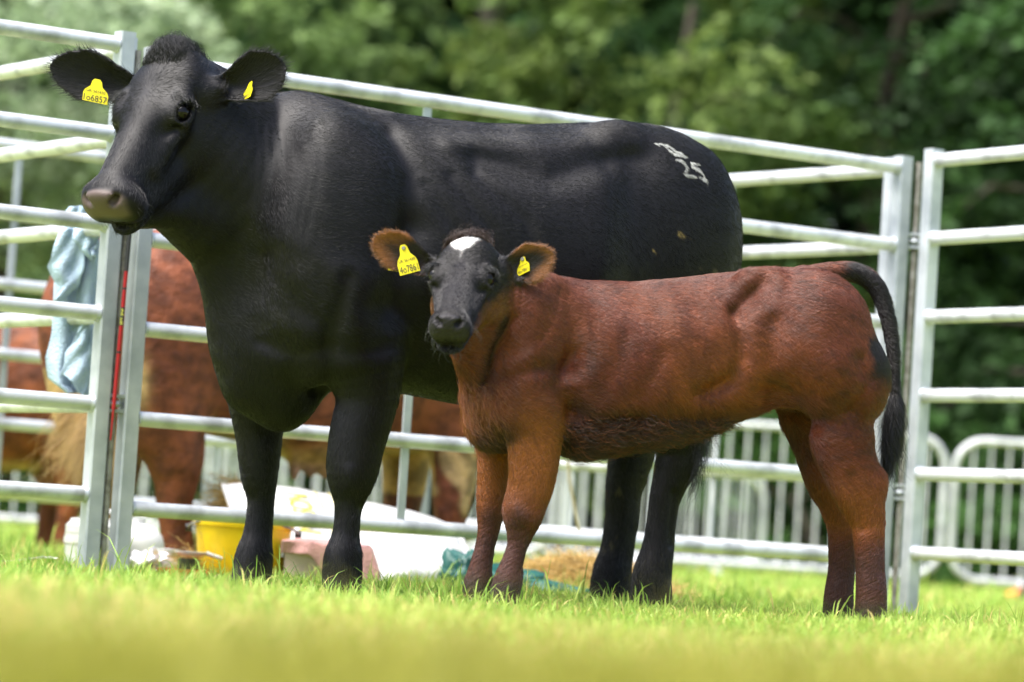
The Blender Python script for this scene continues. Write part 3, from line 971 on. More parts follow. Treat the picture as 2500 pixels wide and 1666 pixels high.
    A.relief([([(775, 690), (752, 830), (770, 950)], 0.12, 22, -0.012), ([(640, 620), (690, 740), (745, 800)], 0.15, 26, -0.008),
              ([(800, 900), (860, 880), (930, 880)], 0.25, 30, 0.010), ([(874, 1235), (868, 1335)], 0.2, 8, -0.006), ([(1630, 1200), (1622, 1330)], 0.2, 8, -0.006),
              ([(835, 1150), (838, 1185)], 0.2, 16, 0.006), ([(640, 560), (740, 650), (900, 690), (1100, 700)], 0.3, 55, 0.012),
              ([(625, 835), (690, 865), (755, 845)], 0.1, 18, -0.005), ([(640, 800), (700, 815), (740, 805)], 0.1, 28, 0.004)])
    A.mesh(2)
    V, N, U = A.V, A.VN, A.proj(A.VW)
    hp = (V - poll) @ R.T / 0.515
    c = np.tile(np.array([0.0036, 0.0031, 0.0040]), (len(V), 1))
    c *= (1 + 0.25 * vnoise(V, 7, 3))[:, None]
    def blend(c, m, k):
        return c * (1 - m[:, None]) + np.array(k) * m[:, None]
    nose = smoothstep(0.955, 0.985, hp[:, 1]) * (hp[:, 1] < 1.2) * smoothstep(-0.20, -0.15, hp[:, 2]) * smoothstep(0.16, 0.12, np.abs(hp[:, 0]))
    c = blend(c, nose, (0.085, 0.062, 0.056))
    hoof = smoothstep(0.07, 0.05, V[:, 2])
    c = blend(c, hoof, (0.02, 0.018, 0.017))
    dung = (vnoise(V, 26, 8) > 0.95) & (V[:, 0] < -0.35) & (V[:, 2] < 1.0) & (vnoise(V, 90, 5) > 0.2)
    c[dung] = (0.06, 0.05, 0.025)
    spot = np.exp(-((U[:, 0] - 1664) ** 2 + (U[:, 1] - 572) ** 2) / 90.0) + np.exp(-((U[:, 0] - 1592) ** 2 + (U[:, 1] - 612) ** 2) / 160.0) * 0.6
    c = blend(c, (spot * (0.6 + 0.4 * vnoise(V, 120, 2)) > 0.3) * (V[:, 1] > 0) * 0.8, (0.25, 0.18, 0.06))
    A.C = np.clip(c, 0.003, 1)
    A.U = U
    me = np_mesh('body', A.VW, A.Q, 4)
    vcol(me, 'coat', c)
    t = thing('black_cow', 'large black cow standing sideways with yellow ear tags and white rump marks', 'cow', tuple(A.O))
    link('body', me, HIDE_BLACK, t)
    eyeball(A, h(0.182, 0.362, -0.096), xh, 0.0225, t)
    eyeball(A, h(-0.182, 0.362, -0.096), -xh, 0.0225, t)
    A.h, A.R, A.ux, A.cam3, A.root, A.hp = h, R, pp, (rti, upi, ce), t, hp
    return A
COW = build_cow()
# ------------------------------------------------------------------ the brown calf
HAIR_CALF = mat('calf_hair', attr='tint', rough=0.38, spec=0.5)
HIDE_CALF = mat('calf_hide', attr='coat', rough=0.55, spec=0.2, bump=0.6, bscale=1.0, brot=(0, 0.55, 0), bstretch=(24, 130, 130))
def build_calf():
    A = Animal(1650, 9.42, math.radians(13), (-0.72, -0.30, -0.01), (0.92, 0.50, 1.16), 0.0056)
    M = A.M
    top = [(1225, 700), (1270, 676), (1328, 678), (1434, 687), (1541, 691), (1647, 682), (1743, 671), (1817, 664), (1870, 655), (1950, 656), (2000, 668), (2038, 722), (2072, 798), (2105, 870)]
    bot = [(1225, 1000), (1270, 1070), (1381, 1112), (1434, 1108), (1594, 1080), (1700, 1058), (1800, 1026), (1880, 992), (1960, 985), (2050, 990), (2110, 950)]
    wid = [(1190, 0.11), (1260, 0.15), (1350, 0.175), (1450, 0.19), (1600, 0.205), (1720, 0.19), (1830, 0.185), (1950, 0.175), (2040, 0.14), (2115, 0.10)]
    A.trunk(top, bot, wid, 2.2, 0.5)
    for l, du in ((0.125, 0), (-0.125, -25)):
        A.ell(M(1300 + du, 800, l), (0.115, 0.075, 0.15), 0.06)
        A.ell(M(1290 + du, 960, l), (0.11, 0.075, 0.13), 0.06)
        # thigh
        A.ell(M(1998 + du, 815, l), (0.145, 0.100, 0.16), 0.06)
        A.ell(M(2056 + du, 920, l), (0.130, 0.102, 0.128), 0.045)
        A.ell(M(1845 + du * 0.5, 688, l * 0.95), (0.05, 0.035, 0.035), 0.05)
    A.ell(M(1208, 960, 0.02), (0.075, 0.095, 0.13), 0.06)                       # brisket
    A.ell(M(1222, 1035, 0.0), (0.075, 0.08, 0.07), 0.05)
    # neck
    A.chain([(1300, 830, 0.04, 140), (1240, 780, 0.09, 108), (1180, 700, 0.17, 84), (1150, 650, 0.21, 72)], 0.06, 0.8)
    A.chain([(1232, 1000, 0.03, 76), (1186, 915, 0.07, 62), (1148, 838, 0.13, 54), (1137, 780, 0.17, 54)], 0.05, 0.9)
    # fore legs
    A.chain([(1300, 960, 0.12, 85), (1305, 1060, 0.12, 68), (1300, 1160, 0.12, 58), (1285, 1225, 0.12, 52), (1278, 1255, 0.12, 49), (1272, 1292, 0.12, 36), (1264, 1335, 0.12, 27), (1250, 1384, 0.12, 30), (1238, 1432, 0.12, 38), (1236, 1490, 0.12, 40)], 0.02, 0.85)
    A.chain([(1230, 980, -0.11, 75), (1215, 1080, -0.11, 50), (1204, 1170, -0.11, 38), (1198, 1240, -0.11, 35), (1193, 1292, -0.11, 27), (1184, 1335, -0.11, 24), (1174, 1384, -0.11, 28), (1167, 1432, -0.11, 36), (1166, 1482, -0.11, 38)], 0.02, 0.9)
    # hind legs
    A.chain([(2045, 960, 0.12, 105), (2054, 1045, 0.12, 86), (2062, 1100, 0.12, 75), (2078, 1150, 0.12, 70), (2093, 1190, 0.12, 66), (2106, 1230, 0.12, 55), (2118, 1275, 0.12, 44), (2122, 1330, 0.12, 39), (2125, 1400, 0.12, 37), (2127, 1455, 0.12, 39), (2124, 1530, 0.12, 40)], 0.045, 0.68)
    A.chain([(1990, 980, -0.12, 100), (1996, 1070, -0.12, 66), (2026, 1165, -0.12, 62), (2048, 1218, -0.12, 54), (2060, 1285, -0.12, 42), (2058, 1340, -0.12, 36), (2054, 1400, -0.12, 33), (2048, 1450, -0.12, 36), (2046, 1516, -0.12, 39)], 0.02, 0.88)
    A.ell(M(2140, 1180, 0.12), (0.024, 0.024, 0.036), 0.03)                       # hock point
    A.ell(M(1890, 970, 0.08), (0.10, 0.03, 0.045), 0.05)                        # flank fold
    # tail
    A.chain([(1960, 682, 0.0, 30), (2030, 666, 0.0, 25), (2090, 667, 0.0, 24), (2136, 697, 0.01, 22), (2163, 760, 0.02, 19), (2180, 850, 0.03, 16), (2185, 940, 0.04, 12), (2184, 1020, 0.05, 14), (2178, 1080, 0.05, 13), (2170, 1125, 0.05, 6)], 0.016)
    # head
    ph, be = math.radians(83), math.radians(38)
    a = A.B @ np.array([-math.cos(ph) * math.cos(be) , -math.sin(ph) * math.cos(be), -math.sin(be)])
    xh = A.B @ (nrm(np.array([math.sin(ph), -math.cos(ph), -0.03])))
    poll = M(1143, 588, 0.20)
    h, R = A.head(poll, a, xh, 0.345, 1.06, 0.86)
    ce = A.B @ nrm(RC @ np.array([0, 0, 1.0]))
    upi = A.B @ nrm(RC @ np.array([0.0, 1.0, 0]))
    rti = A.B @ nrm(RC @ np.array([1.0, 0, 0]))
    pp = A.px(1140, 650, 0.25)
    A.ears = []
    b1 = h(0.20, 0.12, -0.22)
    e = A.ear(b1, A.loc(P(1351, 620, A.world(b1)[1] + 0.01)), upi * 0.8 + rti * 0.35, 50 * pp, 0.022, 0.0065, 0.014)
    A.ears.append((b1, e))
    b2 = h(-0.20, 0.12, -0.22)
    e = A.ear(b2, A.loc(P(913, 583, A.world(b2)[1] + 0.01)), -upi * 0.8 + rti * 0.5, 50 * pp, 0.022, 0.0065, 0.014)
    A.ears.append((b2, e))
    A.relief([
        ([(1797, 762), (1840, 725), (1862, 690)], 0.16, 24, -0.0168),
        ([(1870, 740), (1890, 700), (1900, 680)], 0.16, 36, 0.0112),
        ([(1560, 740), (1650, 745), (1760, 745)], 0.18, 30, -0.0049),
        ([(1610, 770), (1625, 790)], 0.18, 30, -0.0061),
        ([(1640, 800), (1700, 860), (1760, 800)], 0.18, 46, 0.0061),
        ([(1800, 770), (1810, 870), (1790, 930), (1740, 960)], 0.18, 24, -0.0163),
        ([(1700, 960), (1770, 930)], 0.18, 19, -0.0136),
        ([(1560, 960), (1600, 900), (1620, 860)], 0.19, 22, -0.0049),
        ([(1460, 960), (1500, 900), (1530, 820)], 0.19, 24, -0.0042),
        ([(1400, 870), (1360, 940), (1400, 1000)], 0.18, 30, -0.0190),
        ([(1400, 1000), (1460, 1030), (1560, 1020)], 0.18, 22, -0.0109),
        ([(1300, 740), (1290, 840), (1270, 900)], 0.18, 40, 0.0163),
        ([(1380, 730), (1400, 800), (1390, 880)], 0.18, 30, -0.0122),
        ([(1230, 920), (1300, 900), (1370, 900)], 0.16, 19, -0.0109),
        ([(2080, 880), (2100, 930), (2070, 1000)], 0.16, 22, -0.0136),
        ([(1900, 960), (1980, 1010), (2060, 1000)], 0.16, 35, -0.0163),
        ([(1960, 860), (1990, 900)], 0.2, 68, 0.0136),
        ([(2065, 1160), (2085, 1210), (2105, 1290)], 0.13, 12, -0.0069),
        ([(1250, 1240), (1262, 1262)], 0.14, 24, 0.0069),
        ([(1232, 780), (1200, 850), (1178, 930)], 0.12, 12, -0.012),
        ([(1885, 985), (1960, 1030), (2050, 1038), (2125, 1030)], 0.14, 30, -0.009), ([(1985, 770), (2000, 850)], 0.18, 80, 0.014), ([(2030, 900), (2050, 940)], 0.16, 55, 0.010), ([(1885, 790), (1880, 870)], 0.18, 26, -0.008),
        ([(1290, 1300), (1276, 1385)], 0.12, 6, -0.004), ([(2142, 1280), (2144, 1400)], 0.12, 6, -0.004), ([(2100, 1290), (2108, 1400)], 0.12, 6, -0.003)])
    A.relief([([(1245 + 17 * i, 690 + 2 * i), (1236 + 15 * i, 780), (1222 + 12 * i, 880 - 6 * i)], 0.15, 6, -0.0032) for i in range(8)])
    A.mesh(2)
    V, N = A.V, A.VN
    U = A.proj(A.VW)
    u, v = U[:, 0], U[:, 1]
    hp = (V - poll) @ R.T / 0.345
    n1, n2, n3 = vnoise(V, 9, 2), vnoise(V, 26, 4), vnoise(V, 60, 6)
    c = np.tile(np.array([0.104, 0.023, 0.009]), (len(V), 1))
    def blend(m, k):
        nonlocal c
        m = np.clip(m, 0, 1)[:, None]
        c = c * (1 - m) + np.array(k) * m
    zt = V[:, 2]
    f = V[:, 0]
    blend(0.45 + 0.6 * n1, (0.225, 0.060, 0.016))
    blend(smoothstep(0.55, 0.95, zt + 0.04 * n1) * 0.7, (0.105, 0.033, 0.021))                   # duller along the back
    streak = vnoise(V * np.array([1.0, 0.3, 0.10]), 130, 11)
    blend(smoothstep(0.45, 0.9, streak) * smoothstep(-0.25, 0.05, f) * (zt > 0.35) * 0.5, (0.034, 0.010, 0.007))    # dark partings in the coat
    streak2 = vnoise(V * np.array([0.35, 0.3, 1.0]), 120, 12)
    blend(smoothstep(0.45, 0.9, streak2) * smoothstep(0.0, -0.2, f) * (zt > 0.3) * 0.5, (0.045, 0.014, 0.009))
    blend(smoothstep(0.1, 0.9, n2 + 0.6 * n3) * 0.3, (0.055, 0.017, 0.010))                   # darker locks
    blend(smoothstep(0.25, 0.45, f) * smoothstep(0.62, 0.42, zt) * smoothstep(0.22, 0.34, zt) * 0.9, (0.25, 0.080, 0.014))   # tan shoulder and fore arm
    blend(smoothstep(-0.25, -0.40, f) * smoothstep(0.48, 0.34, zt) * smoothstep(0.2, 0.3, zt) * 0.8, (0.21, 0.062, 0.014))
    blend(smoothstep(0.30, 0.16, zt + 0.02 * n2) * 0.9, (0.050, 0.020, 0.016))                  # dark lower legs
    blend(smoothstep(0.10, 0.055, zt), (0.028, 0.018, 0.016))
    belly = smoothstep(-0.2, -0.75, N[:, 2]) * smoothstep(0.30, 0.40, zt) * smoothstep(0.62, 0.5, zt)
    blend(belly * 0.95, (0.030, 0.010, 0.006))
    tp = [(2030, 664), (2090, 667), (2136, 697), (2163, 760), (2180, 850), (2185, 940), (2184, 1020), (2178, 1080), (2170, 1140)]
    td = np.full(len(u), 1e9)
    for (x0, y0), (x1, y1) in zip(tp[:-1], tp[1:]):
        t_ = np.clip(((u - x0) * (x1 - x0) + (v - y0) * (y1 - y0)) / ((x1 - x0) ** 2 + (y1 - y0) ** 2), 0, 1)
        td = np.minimum(td, np.hypot(u - x0 - t_ * (x1 - x0), v - y0 - t_ * (y1 - y0)))
    tail = smoothstep(30, 24, td) * smoothstep(2035, 2075, u + 10 * n2) * (np.abs(A.V[:, 1]) < 0.10)
    seat = smoothstep(2118, 2140, u + 12 * n2) * smoothstep(960, 900, v) * smoothstep(740, 790, v)
    blend(np.maximum(tail, seat), (0.010, 0.008, 0.008))
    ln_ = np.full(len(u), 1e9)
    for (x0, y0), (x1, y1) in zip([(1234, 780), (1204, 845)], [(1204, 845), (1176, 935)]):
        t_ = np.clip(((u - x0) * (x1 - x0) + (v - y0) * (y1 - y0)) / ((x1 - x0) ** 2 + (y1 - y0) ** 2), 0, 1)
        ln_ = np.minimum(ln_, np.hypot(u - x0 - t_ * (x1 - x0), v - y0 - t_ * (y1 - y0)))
    blend(np.exp(-(ln_ / 13) ** 2) * (V[:, 1] > -0.02) * 0.95, (0.012, 0.009, 0.008))                    # shade of the neck fold and black hair, painted into the coat
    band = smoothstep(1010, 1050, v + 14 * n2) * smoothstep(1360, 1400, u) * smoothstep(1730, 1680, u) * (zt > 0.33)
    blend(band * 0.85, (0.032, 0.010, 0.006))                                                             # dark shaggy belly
    for ku, kv in ((1266, 1262), (1196, 1268)):
        blend(np.exp(-((u - ku) / 30) ** 2 - ((v - kv) / 42) ** 2) * (f > 0.2) * 0.75, (0.035, 0.016, 0.014))    # dark knees
    # head: black face, white star, tan jaw
    ish = smoothstep(-0.52, -0.42, hp[:, 2]) * smoothstep(-0.10, -0.03, hp[:, 1]) * smoothstep(0.36, 0.30, np.abs(hp[:, 0]))
    ish = ish * smoothstep(1.5, 1.3, hp[:, 1])
    blend(ish, (0.0065, 0.0052, 0.0062))
    jaw = ish * smoothstep(-0.24, -0.34, hp[:, 2] + 0.015 * n3) * smoothstep(0.30, 0.42, np.abs(hp[:, 0]) * 0 + hp[:, 1] * 0.5 + 0.25)
    jaw = jaw * smoothstep(0.80, 0.68, hp[:, 1])
    blend(jaw * 0.85, (0.15, 0.055, 0.014))
    sx, sy = hp[:, 0], hp[:, 1]
    star = smoothstep(0.0, 0.03, 0.130 - np.abs(sx + 0.02) - np.clip(sy - 0.06, 0, 1) * 0.66 + 0.018 * n3) * smoothstep(0.035, 0.065, sy + 0.01 * n2) * (hp[:, 2] > -0.2)
    blend(star, (0.75, 0.73, 0.72))
    mouth = smoothstep(0.70, 0.80, hp[:, 1]) * (hp[:, 1] < 1.2) * smoothstep(0.34, 0.28, np.abs(hp[:, 0])) * (hp[:, 2] > -0.6) * (hp[:, 2] < 0.1)
    blend(mouth, (0.008, 0.0065, 0.0065))
    nose = smoothstep(0.95, 0.985, hp[:, 1]) * (hp[:, 1] < 1.2) * smoothstep(-0.22, -0.17, hp[:, 2]) * smoothstep(0.15, 0.11, np.abs(hp[:, 0])) * ish
    blend(nose, (0.018, 0.016, 0.018))
    for (b, (e1, e2, e3, L, W)) in A.ears:
        q = V - b
        t, w, z = q @ e1 / L, q @ e2, q @ e3
        on = (t > 0.12) & (t < 1.05) & (np.abs(w) < A.earw(t, W) + 0.008) & (np.abs(z + 0.01) < 0.026)
        inner = np.clip((N @ e3) * 2, 0, 1)
        blend(on * smoothstep(0.1, 0.3, t), (0.014, 0.010, 0.010))
        blend(on * inner * smoothstep(0.62, 0.92, t + 7 * np.abs(w) + 0.08 * n2), (0.22, 0.085, 0.024))
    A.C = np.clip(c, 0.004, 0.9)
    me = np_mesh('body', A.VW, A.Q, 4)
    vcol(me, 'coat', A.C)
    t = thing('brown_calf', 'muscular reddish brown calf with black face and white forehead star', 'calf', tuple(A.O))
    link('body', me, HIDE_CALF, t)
    eyeball(A, h(0.183, 0.365, -0.088), xh, 0.0175, t)
    eyeball(A, h(-0.183, 0.365, -0.088), -xh, 0.0175, t)
    A.h, A.R, A.ux, A.cam3, A.root, A.hp, A.U = h, R, pp, (rti, upi, ce), t, hp, U
    return A
CALF = build_calf()
# ------------------------------------------------------------------ hair, ear tags and paint marks
def head_comb(an, p, out, whorl=0.30):
    hp = (p - an.hpoll) @ an.R.T / an.hL
    on = (hp[:, 1] > -0.1) & (hp[:, 1] < 1.1) & (np.abs(hp[:, 0]) < 0.3) & (hp[:, 2] > -0.45) & (hp[:, 2] < 0.1)
    d = np.column_stack([hp[:, 0] * 1.6, (hp[:, 1] - whorl), np.zeros(len(p))])
    d /= np.linalg.norm(d, axis=1)[:, None] + 1e-6
    out[on] = (d @ an.R)[on]
    return out
def ear_comb(an, p, out):
    for b, (e1, e2, e3, L, W) in an.ears:
        q = p - b
        t, w = q @ e1 / L, q @ e2
        on = (t > 0.1) & (t < 1.1) & (np.abs(w) < an.earw(t, W) + 0.01) & (np.abs(q @ e3) < 0.04)
        out[on] = (e1[None] + e2[None] * (w / W)[:, None] * 0.9)[on]
    return out
def body_comb(an, leg_z):
    def g(p, n):
        out = np.tile(np.array([-0.85, 0, -0.5]), (len(p), 1))
        lz = smoothstep(leg_z + 0.12, leg_z - 0.05, p[:, 2])[:, None]
        out = out * (1 - lz) + np.array([-0.1, 0, -1.0]) * lz
        return ear_comb(an, p, head_comb(an, p, out))
    return g
def ear_mask(an):
    m = np.zeros(len(an.V))
    for b, (e1, e2, e3, L, W) in an.ears:
        q = an.V - b
        t, w = q @ e1 / L, q @ e2
        m = np.maximum(m, ((t > 0.08) & (t < 1.1) & (np.abs(w) < an.earw(t, W) + 0.01) & (np.abs(q @ e3) < 0.04)) * 1.0)
    return m
def vis(an):
    return 0.12 + 0.88 * smoothstep(-0.25, 0.1, an.VN @ an.cam3[2])
def jitter(lo, hi, tipc=None, tipp=0.0):
    r = np.random.default_rng(5)
    def g(p, c):
        k = r.uniform(lo, hi, (len(c), 1))
        o = c * k
        if tipc is not None:
            m = (r.random((len(c), 1)) < tipp) & (c[:, :1] > 0.03) & (c[:, :1] < 0.5)
            o = np.where(m, o * 0.4 + np.array(tipc) * 0.6, o)
        return o
    return g
def coat_cow():
    A = COW
    A.hpoll, A.hL = A.V[0] * 0 + A.h(0, 0, 0), 0.515
    V = A.V
    em = ear_mask(A)
    nose = (A.hp[:, 1] > 0.93) & (A.hp[:, 1] < 1.2) & (np.abs(A.hp[:, 0]) < 0.25) & (A.hp[:, 2] > -0.23)
    eye = ((np.abs(np.abs(A.hp[:, 0]) - 0.21) < 0.06) & (np.abs(A.hp[:, 1] - 0.355) < 0.065) & (np.abs(A.hp[:, 2] + 0.117) < 0.06))
    w = vis(A) * ~nose * ~eye * (V[:, 2] > 0.06)
    ln = np.full(len(V), 0.014)
    ln += 0.004 * smoothstep(0.4, 0.2, V[:, 2]) + 0.010 * em
    comb = body_comb(A, 0.62)
    fur(A, 'short_coat', A.root, HAIR_BLACK, 210000, w, ln, comb, jitter(0.6, 1.7), 1, 0.0005, 0.18)
    # curly tuft on the poll
    hx, hy = A.hp[:, 0], A.hp[:, 1]
    tuft = smoothstep(0.15, 0.07, np.abs(hx + 0.02)) * smoothstep(-0.14, -0.06, hy) * smoothstep(0.13, 0.04, hy) * (A.hp[:, 2] > -0.30)
    up = lambda p, n: np.tile(np.array([0.25, 0.05, 1.0]), (len(p), 1)) + 0.5 * n
    fur(A, 'poll_tuft', A.root, HAIR_BLACK, 5000, tuft, np.full(len(V), 0.036), up, jitter(0.6, 1.6), 2, 0.0005, 0.6, 0.22, 6)
    # long hair on the tail end
    tl = (A.U[:, 0] > 1690) & (V[:, 2] < 0.75) & (V[:, 0] < -0.5)
    dn = lambda p, n: np.tile(np.array([0.0, 0, -1.0]), (len(p), 1))
    if tl.sum() > 20:
        fur(A, 'tail_switch', A.root, HAIR_BLACK, 1200, tl * 1.0, np.full(len(V), 0.10), dn, jitter(0.6, 1.4), 3, 0.0005, 0.3, 0.08, 6)
def coat_calf():
    A = CALF
    A.hpoll, A.hL = A.h(0, 0, 0), 0.345
    V, U, hp = A.V, A.U, A.hp
    em = ear_mask(A)
    inhead = (hp[:, 1] > -0.08) & (hp[:, 1] < 1.15) & (np.abs(hp[:, 0]) < 0.34) & (hp[:, 2] > -0.5)
    nose = (hp[:, 1] > 0.945) & (hp[:, 1] < 1.2) & (np.abs(hp[:, 0]) < 0.2) & (hp[:, 2] > -0.24)
    eye = ((np.abs(np.abs(hp[:, 0]) - 0.21) < 0.06) & (np.abs(hp[:, 1] - 0.355) < 0.06) & (np.abs(hp[:, 2] + 0.117) < 0.06))
    w = vis(A) * ~nose * ~eye * (V[:, 2] > 0.045) * (1 + 1.2 * em + 0.8 * inhead)
    front = smoothstep(1290, 1200, U[:, 0]) * smoothstep(1120, 1060, U[:, 1]) * smoothstep(860, 930, U[:, 1]) * ~inhead
    belly = smoothstep(0.0, -0.6, A.VN[:, 2]) * (V[:, 2] > 0.33) * (V[:, 2] < 0.62) * (V[:, 0] > -0.33) * (V[:, 0] < 0.36)
    ln = 0.015 + 0.012 * front + 0.014 * belly - 0.006 * (V[:, 2] < 0.30) - 0.006 * inhead * (1 - em) - 0.003 * em
    comb = body_comb(A, 0.36)
    fur(A, 'coat', A.root, HAIR_CALF, 190000, w, ln, comb, jitter(0.55, 1.6, (0.22, 0.075, 0.022), 0.05), 1, 0.00042, 0.30, 0.03)
    fr = smoothstep(0.45, -0.2, A.VN[:, 2]) * smoothstep(1005, 1040, U[:, 1]) * smoothstep(1370, 1400, U[:, 0]) * smoothstep(1800, 1700, U[:, 0]) * (V[:, 2] > 0.33) * (V[:, 1] > -0.08)
    fur(A, 'belly_fringe', A.root, HAIR_CALF, 10000, fr, np.full(len(V), 0.030), comb, lambda p, c: np.where(np.random.default_rng(8).random((len(p), 1)) < 0.3, np.array([[0.16, 0.045, 0.015]]), np.array([[0.028, 0.009, 0.006]])) * np.random.default_rng(9).uniform(0.5, 1.5, (len(p), 1)), 2, 0.0006, 0.75, 0.30, 7)
    br = smoothstep(1260, 1180, U[:, 0]) * (U[:, 1] > 930) * (U[:, 1] < 1090) * (hp[:, 2] < -0.5) * (U[:, 0] > 1090)
    fur(A, 'brisket_fringe', A.root, HAIR_CALF, 3800, br, np.full(len(V), 0.027), comb, jitter(0.6, 1.6, (0.30, 0.13, 0.03), 0.25), 3, 0.0005, 0.5, 0.12, 5)
    tuft = smoothstep(0.20, 0.13, np.abs(hp[:, 0])) * smoothstep(-0.20, -0.10, hp[:, 1]) * smoothstep(0.05, 0.0, hp[:, 1]) * (hp[:, 2] > -0.30)
    up = lambda p, n: np.tile(np.array([0.0, 0.1, 1.0]), (len(p), 1)) + 0.3 * n
    fur(A, 'poll_tuft', A.root, HAIR_CALF, 2600, tuft, np.full(len(V), 0.024), up, lambda p, c: np.tile(np.array([0.030, 0.014, 0.010]), (len(c), 1)) * np.random.default_rng(1).uniform(0.5, 1.8, (len(c), 1)), 4, 0.0005, 0.8, 0.25, 6)
    tl = (U[:, 0] > 2140) & (U[:, 1] > 960) & (U[:, 1] < 1150) & (np.abs(V[:, 1] - 0.04) < 0.05) & (V[:, 2] > 0.28)
    dn = lambda p, n: np.tile(np.array([0.10, 0, -1.0]), (len(p), 1)) + 0.06 * n
    fur(A, 'tail_switch', A.root, HAIR_CALF, 3000, tl * 1.0, np.full(len(V), 0.060), dn, lambda p, c: np.tile(np.array([0.009, 0.008, 0.008]), (len(c), 1)) * np.random.default_rng(2).uniform(0.6, 1.8, (len(c), 1)), 5, 0.0006, 0.22, 0.13, 8)
    # eyelashes and whiskers
    return A
coat_cow()
coat_calf()

TAGY = mat('yellow_ear_tag', (0.80, 0.66, 0.015), 0.42, spec=0.4, noise=0.12, nscale=60)
INK = mat('black_ink', (0.02, 0.02, 0.02), 0.6)
def surf(an, u, v, r=10):
    """point and normal of the hide seen at pixel (u, v)"""
    d = np.hypot(an.U[:, 0] - u, an.U[:, 1] - v)
    m = np.nonzero(d < r)[0]
    y = an.VW[m, 1]
    m = m[y < y.min() + 0.03]
    p = an.VW[m].mean(0)
    n = nrm(an.VN[m].mean(0) @ an.B)
    dd = ray(u, v)
    return CP + dd * (p[1] / dd[1]), n
def text_mesh(txt):
    cu = bpy.data.curves.new('t', 'FONT')
    cu.body = txt
    cu.align_x, cu.align_y = 'CENTER', 'CENTER'
    o = bpy.data.objects.new('t', cu)
    COL.objects.link(o)
    dg = bpy.context.evaluated_depsgraph_get()
    me = bpy.data.meshes.new_from_object(o.evaluated_get(dg))
    bpy.data.objects.remove(o)
    v = np.empty(len(me.vertices) * 3)
    me.vertices.foreach_get('co', v)
    f = [tuple(p.vertices) for p in me.polygons]
    bpy.data.meshes.remove(me)
    v = v.reshape(-1, 3)
    v[:, :2] -= (v[:, :2].min(0) + v[:, :2].max(0)) / 2
    return v, f
def ear_tag(an, parent, top, bl, br, Y, lines, turn=0.0, stud=True):
    """flag tag from its photo corners at distance Y; turn leans one side away"""
    pt, pl, pr = P(*top, Y), P(*bl, Y + turn), P(*br, Y - turn)
    o = (pl + pr) / 2
    X, U_ = pr - pl, pt - o
    n = nrm(np.cross(X, U_))
    if n[1] > 0:
        n = -n
    out = [(-.5, 0), (.5, 0), (.5, .36), (.44, .5), (.24, .68), (.19, .9), (.11, 1), (-.11, 1), (-.19, .9), (-.24, .68), (-.44, .5), (-.5, .36)]
    k = len(out)
    v = [o + X * x + U_ * y + n * z for z in (0.001, -0.001) for x, y in out]
    f = [tuple(range(k)), tuple(range(2 * k - 1, k - 1, -1))] + [(i, k + i, k + (i + 1) % k, (i + 1) % k) for i in range(k)]
    t = MB().add(v, f).build('ear_tag', TAGY, parent)
    t['label'] = 'yellow ear tag'
    for txt, y, w, hgt in lines:
        tv, tf = text_mesh(txt)
        ext = tv.max(0) - tv.min(0)
        q = [o + X * (p[0] / ext[0] * w) + U_ * (y + p[1] / ext[1] * hgt) + n * 0.0022 for p in tv]
        MB().add(q, tf).build('lettering', INK, t)
    if stud:
        c = o + U_ * 0.88
        mb = MB()
        mb.tube([c + n * 0.001, c + n * 0.005], [0.0055, 0.004], 14)
        mb.build('stud', PIN, t, True)
    return t
def cow_tags():
    A, t = COW, COW.root
    y = surf(A, 215, 215)[0][1] - 0.035
    ear_tag(A, t, (238, 194), (201, 244), (262, 257), y, [('UK 561430', 0.47, 0.75, 0.12), ('1o6857', 0.17, 0.92, 0.27)], stud=False)
    y = surf(A, 606, 228)[0][1] - 0.016
    ear_tag(A, t, (613, 200), (588, 250), (611, 236), y, [('UK 561430', 0.5, 0.75, 0.10), ('1o6857', 0.2, 0.85, 0.2)], 0.012, stud=False)
    A, t = CALF, CALF.root
    y = surf(A, 985, 630)[0][1] - 0.016
    ear_tag(A, t, (983, 598), (977, 674), (1026, 661), y, [('UK 561430', 0.46, 0.80, 0.10), ('4o7861', 0.17, 0.9, 0.24)])
    ear_tag(A, t, (958, 630), (947, 660), (975, 664), y + 0.035, [], stud=False)
    y = surf(A, 1280, 645)[0][1] - 0.014
    ear_tag(A, t, (1276, 628), (1264, 676), (1293, 661), y, [('UK 561430', 0.50, 0.78, 0.09), ('4o7861', 0.19, 0.85, 0.2)], 0.008)
cow_tags()
CHALK = mat('white_paint', attr='tint', rough=0.9, spec=0.2)
